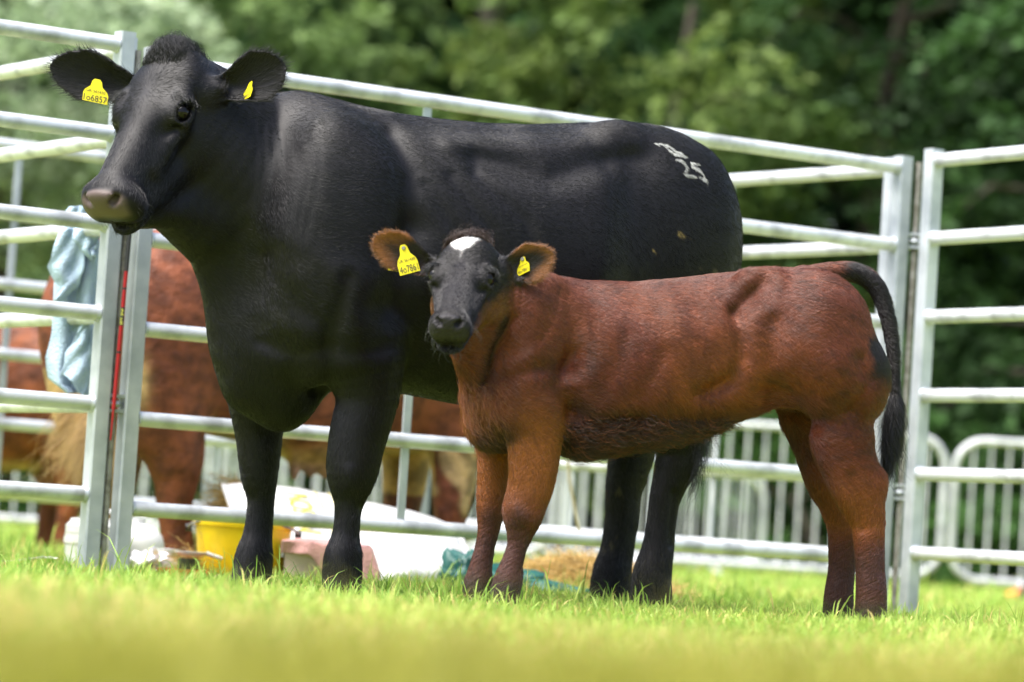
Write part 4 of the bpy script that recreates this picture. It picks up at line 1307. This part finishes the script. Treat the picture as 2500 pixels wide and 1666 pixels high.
def rump_marks():
    """white numbers dabbed on the rump: painted hair"""
    A = COW
    st = [[(248, 258), (296, 263), (340, 300), (372, 328)], [(318, 268), (350, 285), (385, 312), (415, 318)], [(372, 324), (410, 326), (448, 345)],
          [(382, 358), (415, 362), (440, 385), (452, 415), (440, 448), (455, 463), (510, 470)], [(530, 386), (484, 378), (490, 400), (532, 420), (560, 452), (577, 488)], [(577, 488), (535, 466)]]
    near = ((np.abs(A.U[:, 0] - 1658) < 80) & (np.abs(A.U[:, 1] - 392) < 65) & (A.VN @ A.cam3[2] > 0)) * 1.0
    dn = lambda p, n: np.tile(np.array([-0.7, 0, -0.6]), (len(p), 1))
    for k, s_ in enumerate(st):
        pts = np.array([(1500 + x / 2.613, 250 + y / 2.613) for x, y in s_])
        def filt(p):
            uv = A.proj(A.world(p))
            d = np.full(len(p), 1e9)
            for a, b in zip(pts[:-1], pts[1:]):
                t = np.clip(((uv - a) @ (b - a)) / ((b - a) @ (b - a)), 0, 1)
                d = np.minimum(d, np.hypot(*(uv - a - t[:, None] * (b - a)).T))
            return d < 1.9 + 1.2 * vnoise(p, 70, 3)
        o = fur(A, 'paint_mark', A.root, CHALK, 60000, near, np.full(len(A.V), 0.010), dn,
                lambda p, c: np.tile(np.array([0.52, 0.52, 0.50]), (len(p), 1)) * np.random.default_rng(3).uniform(0.4, 1.2, (len(p), 1)), 30 + k, 0.0006, 0.18, filt=filt)
        o['label'] = 'white painted number stroke'
rump_marks()
def lashes(A, L):
    hp = A.hp
    for sg in (-1, 1):
        m = ((np.abs(hp[:, 0] * sg - 0.20) < 0.05) & (hp[:, 1] > 0.285) & (hp[:, 1] < 0.325) & (hp[:, 2] > -0.13) & (hp[:, 2] < -0.02)) * 1.0
        if m.sum() < 3:
            continue
        d = A.R[0] * sg * 0.9 + A.R[1] * 0.5 + A.R[2] * 0.3
        o = fur(A, 'eyelashes', A.root, HAIR_BLACK, 90, m, np.full(len(A.V), L), lambda p, n: np.tile(d, (len(p), 1)), lambda p, c: np.full((len(p), 3), 0.008), 50 + sg, 0.0006, 0.9, 0.0, 5)
lashes(CALF, 0.022)
lashes(COW, 0.022)
def whiskers(A, seed):
    hp = A.hp
    m = ((hp[:, 1] > 0.86) & (hp[:, 1] < 1.0) & (np.abs(hp[:, 0]) < 0.3) & (hp[:, 2] < -0.14) & (hp[:, 2] > -0.42)) * 1.0
    fur(A, 'whiskers', A.root, CHALK, 36, m, np.full(len(A.V), 0.024), lambda p, n: np.tile(A.R[1] * 0.4 - A.R[2] * 0.6, (len(p), 1)),
        lambda p, c: np.full((len(p), 3), 0.10), seed, 0.0003, 1.2, 0.0, 5)
whiskers(CALF, 60)
whiskers(COW, 61)
# ------------------------------------------------------------------ brown cattle in the pens behind
HIDE_BROWN = mat('curly_brown_hide', attr='coat', rough=0.6, spec=0.3, bump=0.9, bscale=26, noise=0.55, nscale=16, nlo=0.38, nhi=0.62)
BLOND = mat('blond_hair', attr='tint', rough=0.5, spec=0.3)
def build_brown_cow():
    A = Animal(690, 12.55, math.pi - math.radians(-30), (-1.1, -0.6, -0.01), (1.1, 0.6, 1.6), 0.013)
    A.B = np.array([[math.cos(math.radians(32)), math.sin(math.radians(32)), 0], [math.sin(math.radians(32)), -math.cos(math.radians(32)), 0], [0, 0, 1.0]])
    M = A.M
    top = [(250, 640), (300, 580), (400, 555), (700, 560), (1000, 585), (1150, 600), (1220, 640)]
    bot = [(250, 900), (300, 1000), (450, 1050), (600, 1080), (800, 1100), (1000, 1110), (1150, 1080), (1220, 980)]
    wid = [(250, 0.2), (330, 0.28), (500, 0.32), (750, 0.37), (950, 0.34), (1130, 0.28), (1220, 0.18)]
    A.trunk(top, bot, wid, 2.2, 0.48)
    for l in (0.19, -0.19):
        d = 0 if l > 0 else -150
        A.ell(M(400 + d, 800, l), (0.24, 0.13, 0.32), 0.10)
        A.ell(M(390 + d, 980, l), (0.17, 0.11, 0.20), 0.08)
        A.chain([(410 + d, 1000, l, 85), (425 + d, 1100, l, 78), (430 + d, 1165, l, 58), (425 + d, 1240, l, 44), (432 + d, 1310, l, 40), (436 + d, 1370, l, 45), (434 + d, 1420, l, 46)], 0.03, 0.9)
        e = 0 if l > 0 else -120
        A.ell(M(1120 + e, 900, l), (0.16, 0.11, 0.26), 0.10)
        A.chain([(1110 + e, 1000, l, 95), (1112 + e, 1110, l, 66), (1105 + e, 1210, l, 52), (1098 + e, 1280, l, 40), (1095 + e, 1350, l, 36), (1092 + e, 1440, l, 40)], 0.03, 0.9)
    A.ell(M(790, 1090, 0.02), (0.17, 0.14, 0.10), 0.06)
    for u, v in ((722, 1130), (800, 1128), (838, 1125), (760, 1125)):
        A.chain([(u, v - 20, 0.06, 22), (u - 4, v + 32, 0.06, 11)], 0.03)
    A.chain([(275, 640, 0, 26), (255, 760, 0, 22), (245, 900, 0, 18), (238, 1030, 0, 22)], 0.03)
    # neck and lowered head behind the cow and calf
    A.chain([(1150, 760, 0, 180), (1300, 800, 0, 130), (1400, 830, 0, 95), (1480, 900, 0, 70)], 0.08, 0.75)
    A.mesh(2)
    V = A.V
    U = A.proj(A.VW)
    u, v = U.T
    n1, n2 = vnoise(V, 6, 3), vnoise(V, 18, 5)
    c = np.tile(np.array([0.21, 0.062, 0.026]), (len(V), 1))
    def blend(m, k):
        nonlocal c
        m = np.clip(m, 0, 1)[:, None]
        c = c * (1 - m) + np.array(k) * m
    blend(smoothstep(0, 0.8, n1) * 0.5, (0.11, 0.03, 0.014))
    under = smoothstep(1040, 1095, v + 25 * n1) * smoothstep(560, 640, u) * (V[:, 2] > 0.33) * (u < 1060)
    blend(under * 0.95, (0.50, 0.30, 0.09))
    blend(smoothstep(0.5, 0.9, n1 + 0.3 * n2) * (u > 930) * (v > 950) * 0.9, (0.55, 0.38, 0.18))
    blend(np.exp(-((u - 335) / 26) ** 2 - ((v - 940) / 60) ** 2) * 1.4, (0.55, 0.38, 0.16))
    blend(smoothstep(1120, 1150, v) * (u > 680) * (u < 860) * (V[:, 2] > 0.3), (0.55, 0.30, 0.20))
    tail = (u < 275) & (V[:, 0] < -0.5) & (v > 900)
    blend(tail * 1.0, (0.55, 0.36, 0.16))
    A.C = c
    me = np_mesh('body', A.VW, A.Q, 4)
    vcol(me, 'coat', np.clip(c, 0.004, 0.9))
    t = thing('brown_cow', 'curly red brown cow with cream udder in the pen behind the black cow', 'cow', tuple(A.O))
    link('body', me, HIDE_BROWN, t)
    A.U = U
    m = ((u < 285) & (v > 960) & (v < 1075) & (V[:, 0] < -0.45) & (np.abs(V[:, 1]) < 0.12)) * 1.0
    dn = lambda p, n: np.tile(np.array([0.05, 0, -1.0]), (len(p), 1)) + 0.12 * n
    fur(A, 'tail_switch', t, BLOND, 4500, m, np.full(len(V), 0.17), dn, lambda p, cc: np.tile(np.array([0.62, 0.42, 0.20]), (len(p), 1)) * np.random.default_rng(3).uniform(0.5, 1.2, (len(p), 1)), 9, 0.0009, 0.25, 0.10, 7)
    return A
build_brown_cow()
def build_brown_calf():
    A = Animal(-60, 14.7, math.radians(12), (-0.75, -0.35, -0.01), (0.9, 0.35, 1.15), 0.014)
    M = A.M
    top = [(-480, 740), (-300, 760), (-100, 772), (60, 770), (150, 785), (215, 850), (240, 920)]
    bot = [(-480, 1050), (-300, 1150), (-100, 1165), (60, 1150), (150, 1120), (215, 1090), (240, 1000)]
    A.trunk(top, bot, [(-480, 0.14), (-300, 0.2), (-100, 0.23), (100, 0.2), (240, 0.12)], 2.2, 0.5)
    for l, d in ((0.13, 0), (-0.13, -45)):
        A.ell(M(140 + d, 960, l), (0.17, 0.09, 0.22), 0.07)
        A.chain([(150 + d, 1060, l, 60), (165 + d, 1150, l, 42), (172 + d, 1210, l, 32), (160 + d, 1290, l, 26), (154 + d, 1345, l, 28), (152 + d, 1375, l, 30)], 0.03, 0.9)
        A.chain([(-370 + d, 1060, l, 55), (-360 + d, 1200, l, 36), (-365 + d, 1370, l, 28)], 0.03, 0.9)
    A.chain([(-450, 850, 0, 120), (-540, 760, 0, 80), (-610, 740, 0, 60)], 0.06, 0.8)
    A.mesh(2)
    U = A.proj(A.VW)
    u, v = U.T
    n1 = vnoise(A.V, 8, 3)
    c = np.tile(np.array([0.22, 0.062, 0.018]), (len(A.V), 1))
    def blend(m, k):
        nonlocal c
        m = np.clip(m, 0, 1)[:, None]
        c = c * (1 - m) + np.array(k) * m
    blend(smoothstep(0.0, 0.7, n1) * 0.6, (0.10, 0.028, 0.012))
    blend(smoothstep(1110, 1150, v) * (u < 100) * (A.V[:, 2] > 0.34), (0.55, 0.36, 0.16))
    me = np_mesh('body', A.VW, A.Q, 4)
    vcol(me, 'coat', np.clip(c, 0.004, 0.9))
    t = thing('brown_calf', 'orange brown young bullock partly out of frame at the left behind the rear hurdle', 'calf', tuple(A.O))
    link('body', me, HIDE_BROWN, t)
build_brown_calf()
# ------------------------------------------------------------------ show kit lying by the hurdles
def gw(u, Y, z=0.0):
    p = G(u, Y)
    return np.array([p[0], p[1], float(ground_z(p[0], p[1])) + z])
YTUB = mat('yellow_rubber_tub', (0.97, 0.66, 0.01), 0.45, spec=0.4, noise=0.15, nscale=12)
BLK = mat('black_plastic', (0.02, 0.02, 0.022), 0.5)
WPL = mat('white_plastic', (0.66, 0.66, 0.65), 0.4, noise=0.08, nscale=9)
def yellow_tub():
    c = gw(586, 11.35)
    t = thing('feed_bucket', 'yellow rubber feed bucket standing behind the black cow front hoof', 'bucket', tuple(c))
    h, r0, r1 = 0.195, 0.132, 0.158
    prof = [(0.0, 0.0), (r0 - 0.01, 0.0), (r0, 0.008), (r1 - 0.004, h - 0.02), (r1 + 0.004, h - 0.018), (r1 + 0.006, h), (r1 - 0.004, h), (r1 - 0.008, h - 0.02), (r0 - 0.006, 0.014), (0.0, 0.012)]
    MB().lathe(prof, c, 40, closed=False).build('tub', YTUB, t, True)
    for sg in (-1, 1):
        e = c + np.array([sg * (r1 + 0.008), 0, h - 0.03])
        MB().tube([e, e + [sg * 0.02, 0, 0]], 0.012, 12).build('handle_lug', BLK, t, True)
    pts = [c + np.array([math.cos(a) * (r1 + 0.018), -0.01 - 0.14 * math.sin(a) * 0.9, h - 0.03 + 0.035 * math.sin(a)]) for a in np.linspace(math.pi, 0, 16)]
    MB().tube(pts, 0.004, 8).build('wire_handle', PIN, t, True)
yellow_tub()
def white_pails():
    c = gw(228, 11.6)
    t = thing('lidded_pail', 'white lidded plastic pail behind the left hurdle posts', 'pail', tuple(c), 'white plastic pails')
    MB().lathe([(0.0, 0), (0.092, 0), (0.100, 0.09), (0.104, 0.09), (0.104, 0.112), (0.100, 0.112), (0.102, 0.125), (0.0, 0.125)], c, 32).build('pail', WPL, t, True)
    MB().lathe([(0.0, 0.126), (0.100, 0.126), (0.100, 0.150), (0.088, 0.160), (0.084, 0.172), (0.0, 0.176)], c, 32).build('lid', WPL, t, True)
    MB().tube([c + [0.02, -0.02, 0.17], c + [0.03, -0.02, 0.20], c + [0.075, -0.02, 0.20], c + [0.085, -0.02, 0.165]], 0.008, 8).build('grip', WPL, t, True)
    c = gw(330, 11.75)
    t = thing('round_jug', 'round shouldered white plastic jug beside the lidded pail', 'jug', tuple(c), 'white plastic pails')
    MB().lathe([(0.0, 0), (0.088, 0), (0.092, 0.07), (0.09, 0.10), (0.082, 0.125), (0.062, 0.148), (0.035, 0.16), (0.0, 0.163)], c, 32).build('jug', WPL, t, True)
    MB().lathe([(0.0, 0.16), (0.022, 0.16), (0.022, 0.178), (0.0, 0.178)], c, 20).build('cap', WPL, t, True)
    c = gw(402, 11.5)
    t = thing('small_pot', 'small white plastic pot next to the plastic bag', 'pot', tuple(c), 'white plastic pails')
    MB().lathe([(0.0, 0), (0.036, 0), (0.038, 0.075), (0.0, 0.075)], c, 24).build('pot', WPL, t, True)
    MB().lathe([(0.0, 0.0755), (0.042, 0.0755), (0.042, 0.09), (0.0, 0.092)], c, 24).build('lid', WPL, t, True)
white_pails()
def crumple(name, mate, c, rx, ry, rz, amp, seed, parent=None, sc=9.0, seg=40):
    """crumpled closed skin"""
    th = np.linspace(0, 2 * math.pi, seg, endpoint=False)
    ph = np.linspace(0, math.pi, seg // 2)
    v = []
    for p in ph:
        for a in th:
            v.append([math.sin(p) * math.cos(a), math.sin(p) * math.sin(a), math.cos(p)])
    v = np.array(v)
    n = vnoise(v, sc * 0.35, seed) * amp + np.abs(vnoise(v, sc * 0.8, seed + 1)) * amp * 0.6
    q = v * (1 + n)[:, None] * np.array([rx, ry, rz])
    q[:, 2] = np.maximum(q[:, 2], -rz * 0.8) + rz * 0.8
    m = seg
    f = [(i * m + k, i * m + (k + 1) % m, (i + 1) * m + (k + 1) % m, (i + 1) * m + k) for i in range(seg // 2 - 1) for k in range(m)]
    return MB().add(q + np.asarray(c), f).build(name, mate, parent, 'all')
BAG = mat('thin_clear_bag', (0.85, 0.80, 0.80), 0.25, spec=0.6, trans=0.55)
o = crumple('plastic_bag', BAG, gw(372, 11.35), 0.055, 0.05, 0.045, 0.35, 3)
tag(o, 'crumpled clear plastic bag in front of the white jug', 'bag')
def cup_and_tray():
    ORG = mat('orange_plastic', (0.75, 0.16, 0.02), 0.45, noise=0.2, nscale=20)
    c = gw(455, 11.15)
    t = thing('plastic_tray', 'low orange plastic tray under the black cup', 'tray', tuple(c))
    MB().box(c + [0, 0, 0.012], (1, 0, 0), (0, 1, 0), ZUP, 0.085, 0.06, 0.010).build('base', ORG, t)
    for a, b, hx, hy in ((0, -0.06, 0.085, 0.004), (0, 0.06, 0.085, 0.004), (-0.085, 0, 0.004, 0.064), (0.085, 0, 0.004, 0.064)):
        MB().box(c + [a, b, 0.019], (1, 0, 0), (0, 1, 0), ZUP, hx, hy, 0.019).build('rim', ORG, t)
    c2 = gw(457, 11.12, 0.0235)
    t = thing('black_cup', 'small black cup standing on the orange tray', 'cup', tuple(c2))
    MB().lathe([(0.0, 0), (0.028, 0), (0.031, 0.05), (0.027, 0.05), (0.025, 0.006), (0.0, 0.006)], c2, 24, closed=False).build('cup', BLK, t, True)
    for i in range(18):
        a = 2 * math.pi * i / 18
        MB().tube([c2 + [0.0288 * math.cos(a), 0.0288 * math.sin(a), 0.004], c2 + [0.0312 * math.cos(a), 0.0312 * math.sin(a), 0.047]], 0.0012, 5).build('rib', BLK, t)
    c3 = gw(462, 11.2, 0.085)
    t = thing('white_scoop', 'white plastic scoop resting across the black cup', 'scoop', tuple(c3))
    MB().lathe([(0.0, -0.008), (0.04, -0.006), (0.052, 0.004), (0.052, 0.008), (0.04, 0.002), (0.0, 0.0)], c3, 28, 1.0, 0.7, closed=False).build('bowl', WPL, t, True)
    MB().tube([c3 + [0.048, 0, 0.005], c3 + [0.10, 0.0, -0.008]], [0.008, 0.006], 10).build('handle', WPL, t, True)
cup_and_tray()
SACKW = mat('woven_white_sack', (0.58, 0.58, 0.58), 0.45, spec=0.4, noise=0.08, nscale=30, bump=0.35, bscale=22)
SACKY = mat('yellow_sack_print', (0.62, 0.52, 0.02), 0.5)
def sack(label, a, b, hw, hh, seed, print_=False, roll=0.6):
    """pillow-shaped feed sack lying from a to b"""
    a, b = np.asarray(a, float), np.asarray(b, float)
    d = nrm(b - a)
    s = nrm(np.cross(ZUP, d))
    s = nrm(s * math.cos(roll) + ZUP * math.sin(roll))
    n = np.cross(d, s)
    L = np.linalg.norm(b - a)
    t = thing('feed_sack', label, 'sack', tuple((a + b) / 2), 'white feed sacks')
    nu, nv = 44, 28
    def pt(x, y, sg):
        ex = (1 - abs(2 * x - 1) ** 4) ** 0.5
        ey = (1 - abs(y) ** 3.5) ** 0.5
        w = hw * (0.94 + 0.06 * ex)
        q = np.array([[x * 3, y * 2, sg + seed]])
        bump = 0.08 * float(vnoise(q, 2.2, seed)[0]) + 0.035 * float(vnoise(q, 7.0, seed + 1)[0])
        return a + d * (L * x) + s * (w * y) + n * (hh * (sg * ex * ey * (1 + bump)))
    for sg, nm in ((1, 'upper_skin'), (-1, 'lower_skin')):
        v = [pt(i / (nu - 1), -1 + 2 * j / (nv - 1), sg) for i in range(nu) for j in range(nv)]
        f = [(i * nv + j, i * nv + j + 1, (i + 1) * nv + j + 1, (i + 1) * nv + j) for i in range(nu - 1) for j in range(nv - 1)]
        if sg > 0:
            f = [q[::-1] for q in f]
        MB().add(v, f).build(nm, SACKW, t, 'all')
    for e, x in ((a, -1), (b, 1)):                       # stitched hems
        c = e + d * x * 0.012
        MB().box(c, d, s, n, 0.016, hw * 0.9, 0.003).build('stitched_hem', SACKW, t)
    if print_:
        tv, tf = text_mesh('NOSON')
        ext = tv.max(0) - tv.min(0)
        q = []
        for p in tv:
            y = p[0] / ext[0] * 1.1
            x = 0.24 - p[1] / ext[1] * 0.10
            q.append(pt(x, y, 1) + n * 0.004)
        MB().add(q, tf).build('printed_name', SACKY, t)
        for x in (0.335, 0.40):
            v = []
            for j in range(15):
                y = -0.85 + 1.7 * j / 14
                v += [pt(x, y, 1) + n * 0.0035, pt(x + 0.006, y, 1) + n * 0.0035]
            MB().add(v, [(2 * j, 2 * j + 1, 2 * j + 3, 2 * j + 2) for j in range(14)]).build('printed_line', SACKY, t)
sack('long white feed sack with yellow print leaning down behind the cow front legs', P(585, 1262, 11.95), P(1135, 1365, 12.35), 0.17, 0.075, 3, True, 0.75)
sack('plump white feed sack lying flat below the printed sack', P(900, 1370, 11.75), P(1118, 1388, 11.95), 0.15, 0.065, 8, False, 0.5)
def box_and_towel():
    BOX = mat('frosted_plastic_box', (0.80, 0.62, 0.52), 0.35, trans=0.25, noise=0.1)
    PINK = mat('pink_towel', (0.62, 0.34, 0.32), 0.95, spec=0.1, noise=0.18, nscale=26, bump=0.5, bscale=120, sheen=0.3)
    c = gw(790, 11.3)
    t = thing('storage_box', 'frosted plastic storage box with orange tint beside the yellow bucket', 'box', tuple(c))
    MB().box(c + [0, 0, 0.055], (1, 0, 0), (0, 1, 0), ZUP, 0.125, 0.09, 0.055).build('tub', BOX, t)
    MB().box(c + [0, 0, 0.119], (1, 0, 0), (0, 1, 0), ZUP, 0.132, 0.097, 0.008).build('lid', WPL, t)
    for sx in (-1, 1):
        MB().box(c + [sx * 0.137, 0, 0.108], (1, 0, 0), (0, 1, 0), ZUP, 0.004, 0.03, 0.018).build('clip', WPL, t)
    nu, nv = 40, 26
    v = []
    for i in range(nu):
        for j in range(nv):
            x, y = -0.135 + 0.315 * i / (nu - 1), j / (nv - 1)
            s = y * 0.34 - 0.12
            if s < 0.105:
                py, pz = 0.105 - (s + 0.12), 0.134
            else:
                py, pz = -0.112 - 0.01, 0.134 - (s - 0.105) * (0.35 + 0.65 * smoothstep(-0.05, 0.02, x))
            w = 0.006 * math.sin(38 * x + 3 * y) + 0.004 * math.sin(70 * x)
            if x > 0.145:
                pz -= (x - 0.145) * 2.6
            py -= w * smoothstep(0.3, 1, y) * 1.8
            pz += 0.010 * math.sin(24 * x + 5 * y) * (s < 0.105) + 0.010
            v.append(c + [x, py, max(pz, 0.006)])
    f = [(i * nv + j, i * nv + j + 1, (i + 1) * nv + j + 1, (i + 1) * nv + j) for i in range(nu - 1) for j in range(nv - 1)]
    o = MB().add(v, f).build('pink_towel', PINK, None, 'all')
    m = o.modifiers.new('thick', 'SOLIDIFY')
    m.thickness = 0.004
    tag(o, 'faded pink towel draped over the plastic storage box', 'towel')
box_and_towel()
GREEN = mat('green_waterproof', (0.015, 0.10, 0.085), 0.45, spec=0.4, bump=0.3, bscale=30)
def green_jacket():
    c = gw(1250, 11.45)
    t = thing('green_jacket', 'dark green waterproof jacket heaped on the grass behind the calf forelegs', 'jacket', tuple(c))
    crumple('body', GREEN, c + [-0.02, 0, 0], 0.15, 0.10, 0.052, 0.30, 5, t)
    crumple('sleeve', GREEN, c + [0.13, -0.05, 0], 0.10, 0.055, 0.036, 0.30, 6, t)
    crumple('collar', GREEN, c + [-0.15, 0.03, 0], 0.07, 0.07, 0.075, 0.34, 7, t)
green_jacket()
STRAW = mat('straw', attr='tint', rough=0.6, spec=0.3, transl=0.2)
def straw(label, c, rx, ry, h, n, seed):
    r = np.random.default_rng(seed)
    a, q = r.uniform(0, 6.28, n), r.random(n) ** 0.6
    x, y = q * np.cos(a) * rx, q * np.sin(a) * ry
    z = h * (1 - q ** 2) * r.random(n) ** 0.4 + 0.004
    p = np.column_stack([x, y, z]) + c
    d = np.column_stack([r.normal(size=(n, 2)), r.normal(0, 0.28, n)])
    d /= np.linalg.norm(d, axis=1)[:, None]
    L = r.uniform(0.03, 0.11, n)[:, None]
    s = np.cross(d, r.normal(size=(n, 3)))
    s /= np.linalg.norm(s, axis=1)[:, None]
    s *= 0.0022
    k2 = d * L + np.array([0, 0, 1]) * r.normal(0, 0.01, (n, 1))
    V = np.stack([p - d * L, p - d * L + s, p + s + [0, 0, 0.004], p + [0, 0, 0.004], p + k2, p + k2 + s], 1).reshape(-1, 3)
    k = np.arange(n)[:, None] * 6
    me = np_mesh('straw_heap', V, np.concatenate([k + [[0, 1, 2, 3]], k + [[3, 2, 5, 4]]]), 4, False)
    vcol(me, 'tint', np.repeat(np.array([0.62, 0.44, 0.17]) * r.uniform(0.5, 1.25, (n, 1)), 6, 0))
    o = link('straw_heap', me, STRAW, None)
    tag(o, label, 'straw')['kind'] = 'stuff'
straw('loose golden straw heap between the cow hind legs and green jacket', gw(1420, 12.3), 0.34, 0.2, 0.13, 7000, 1)
straw('small straw heap behind the yellow bucket', gw(560, 12.2), 0.11, 0.11, 0.33, 3500, 2)
straw('thin scatter of straw beside the yellow bucket', gw(470, 11.3), 0.07, 0.05, 0.10, 160, 3)
# ------------------------------------------------------------------ blue towel on the side hurdle
TOWEL = mat('pale_blue_towel', (0.40, 0.52, 0.64), 1.0, spec=0.05, noise=0.16, nscale=14, bump=0.9, bscale=140)
def blue_towel():
    t = thing('blue_towel', 'pale blue towel hanging from the hurdle rail under the cow muzzle', 'towel', tuple(P(180, 750, 10.95)))
    def sheet(name, left, right, Y0, amp, waves, seed, nu=40, nv=64, lean=0.0):
        lv, rv = np.array(left, float), np.array(right, float)
        v = []
        for j in range(nv):
            tt = j / (nv - 1)
            def at(a):
                s = np.linspace(0, 1, len(a))
                return np.array([np.interp(tt, s, a[:, 0]), np.interp(tt, s, a[:, 1])])
            L, R = at(lv), at(rv)
            for i in range(nu):
                x = i / (nu - 1)
                uv = L + (R - L) * x
                dz = amp * (0.35 + 0.65 * tt) * math.sin(2 * math.pi * (waves * x + 0.25 * math.sin(2.2 * tt + seed)) + seed) + 0.006 * math.sin(9 * tt + 11 * x + seed)
                v.append(P(uv[0] + 2 * math.sin(14 * tt + seed), uv[1] + 7 * math.sin(5 * x + seed) * tt, Y0 + dz + lean * tt))
        f = [(j * nu + i, j * nu + i + 1, (j + 1) * nu + i + 1, (j + 1) * nu + i) for j in range(nv - 1) for i in range(nu - 1)]
        o = MB().add(v, f).build(name, TOWEL, t, 'all')
        m = o.modifiers.new('thick', 'SOLIDIFY')
        m.thickness = 0.004
    sheet('back_fall', [(160, 552), (136, 640), (134, 740), (126, 810), (113, 870), (120, 920), (150, 945)], [(240, 566), (238, 660), (232, 760), (226, 850), (222, 930), (216, 968), (205, 972)], 10.99, 0.028, 1.7, 0.4)
    sheet('front_fold', [(150, 556), (132, 610), (114, 648), (140, 690), (134, 738)], [(205, 560), (208, 610), (204, 660), (196, 690), (138, 742)], 10.945, 0.014, 1.2, 2.0, 26, 40)
    sheet('frayed_corner', [(178, 556), (182, 585), (198, 605), (222, 628)], [(243, 568), (242, 590), (236, 610), (229, 634)], 10.925, 0.008, 1.0, 1.0, 20, 24)
    sheet('top_fold', [(165, 506), (160, 530), (158, 556)], [(205, 502), (222, 535), (242, 566)], 10.96, 0.008, 1.0, 0.6, 20, 16)
    sheet('lower_fold', [(205, 790), (180, 830), (160, 870), (150, 915)], [(225, 786), (222, 850), (222, 900), (206, 962)], 10.935, 0.016, 0.9, 3.2, 24, 34)
blue_towel()
# ------------------------------------------------------------------ red show stick
def show_stick():
    RED = mat('red_stick', (0.34, 0.006, 0.009), 0.4)
    YINK = mat('yellow_ink', (0.75, 0.72, 0.1), 0.5)
    Y = 10.66
    a, b = P(318, 556, Y), P(277, 1000, Y)
    d = nrm(b - a)
    L = np.linalg.norm(b - a)
    t = thing('show_stick', 'red show stick with black grip standing between the left hurdle posts', 'stick', tuple(b))
    MB().tube([a, a + d * L * 0.24], 0.0068, 14).build('black_grip', BLK, t, True)
    MB().tube([a + d * L * 0.24, b], 0.0062, 14).build('shaft', RED, t, True)
    MB().tube([b, P(270, 1075, Y)], [0.004, 0.0025], 10).build('tip', RED, t, True)
    lab = a + d * L * 0.44
    MB().tube([lab, lab + d * L * 0.10], 0.0066, 14).build('label_band', BLK, t, True)
    for k in (0.33, 0.68):
        MB().tube([a + d * L * k, a + d * L * (k + 0.012)], 0.0066, 12).build('ring', BLK, t, True)
    tv, tf = text_mesh('Sho Stik')
    ext = tv.max(0) - tv.min(0)
    up = -d
    side = nrm(np.cross(up, np.array([0, 1.0, 0])))
    q = [lab + d * L * 0.05 + up * (p[0] / ext[0] * L * 0.09) - side * (p[1] / ext[1] * 0.0085) + np.array([0, -0.0070, 0]) for p in tv]
    MB().add(q, tf).build('lettering', YINK, t)
show_stick()
# ------------------------------------------------------------------ small things in the grass
def paper_wrap():
    PAP = mat('white_paper', (0.8, 0.8, 0.8), 0.7)
    PUR = mat('purple_print', (0.16, 0.08, 0.45), 0.6)
    c = gw(62, 10.9)
    t = thing('paper_wrapper', 'white wrapper with purple spots lying in the grass at the left edge', 'wrapper', tuple(c))
    nu = 30
    f = lambda x, y: c + np.array([x, y, 0.046 + 0.012 * math.sin(20 * x) - 0.10 * (y + 0.02) ** 2 * 8 - 0.02 * x])
    v = [f(-0.10 + 0.2 * i / (nu - 1), -0.05 + 0.1 * j / 9) for i in range(nu) for j in range(10)]
    MB().add(v, [(i * 10 + j, i * 10 + j + 1, (i + 1) * 10 + j + 1, (i + 1) * 10 + j) for i in range(nu - 1) for j in range(9)]).build('sheet', PAP, t, 'all')
    r = np.random.default_rng(4)
    for k in range(16):
        x, y, s = r.uniform(-0.09, 0.09), r.uniform(-0.045, 0.0), r.uniform(0.004, 0.009)
        ring = [f(x + s * math.cos(a), y + s * math.sin(a)) + [0, -0.001, 0.0025] for a in np.linspace(0, 2 * math.pi, 10, endpoint=False)]
        MB().add(ring, [tuple(range(10))]).build('print_spot', PUR, t)
paper_wrap()
def rope():
    ROPE = mat('jute_rope', (0.33, 0.30, 0.16), 0.9, bump=0.6, bscale=120)
    pts = [P(1384, 1080, 12.9), P(1390, 1170, 12.88), P(1400, 1225, 12.86), P(1412, 1290, 12.84), P(1424, 1330, 12.84)]
    o = MB().tube(pts, [0.006] * 4 + [0.009], 8).build('halter_rope', ROPE, None, True)
    tag(o, 'thin jute halter rope hanging from the side hurdle', 'rope')
rope()
def orange_bag():
    OR = mat('orange_cloth', (0.65, 0.20, 0.02), 0.6, noise=0.3, nscale=12)
    c = gp(2520, 19.6)
    t = thing('kit_bag', 'small orange and black kit bag at the right edge beside a barrier foot', 'bag', tuple(c))
    crumple('bag', OR, c, 0.13, 0.09, 0.075, 0.2, 4, t)
    crumple('flap', BLK, c + [-0.02, -0.06, -0.005], 0.06, 0.05, 0.08, 0.2, 5, t)
    MB().tube([c + [-0.09, -0.05, 0.08], c + [-0.05, -0.06, 0.16], c + [0.03, -0.06, 0.16], c + [0.07, -0.05, 0.08]], 0.010, 8).build('strap', BLK, t, True)
orange_bag()
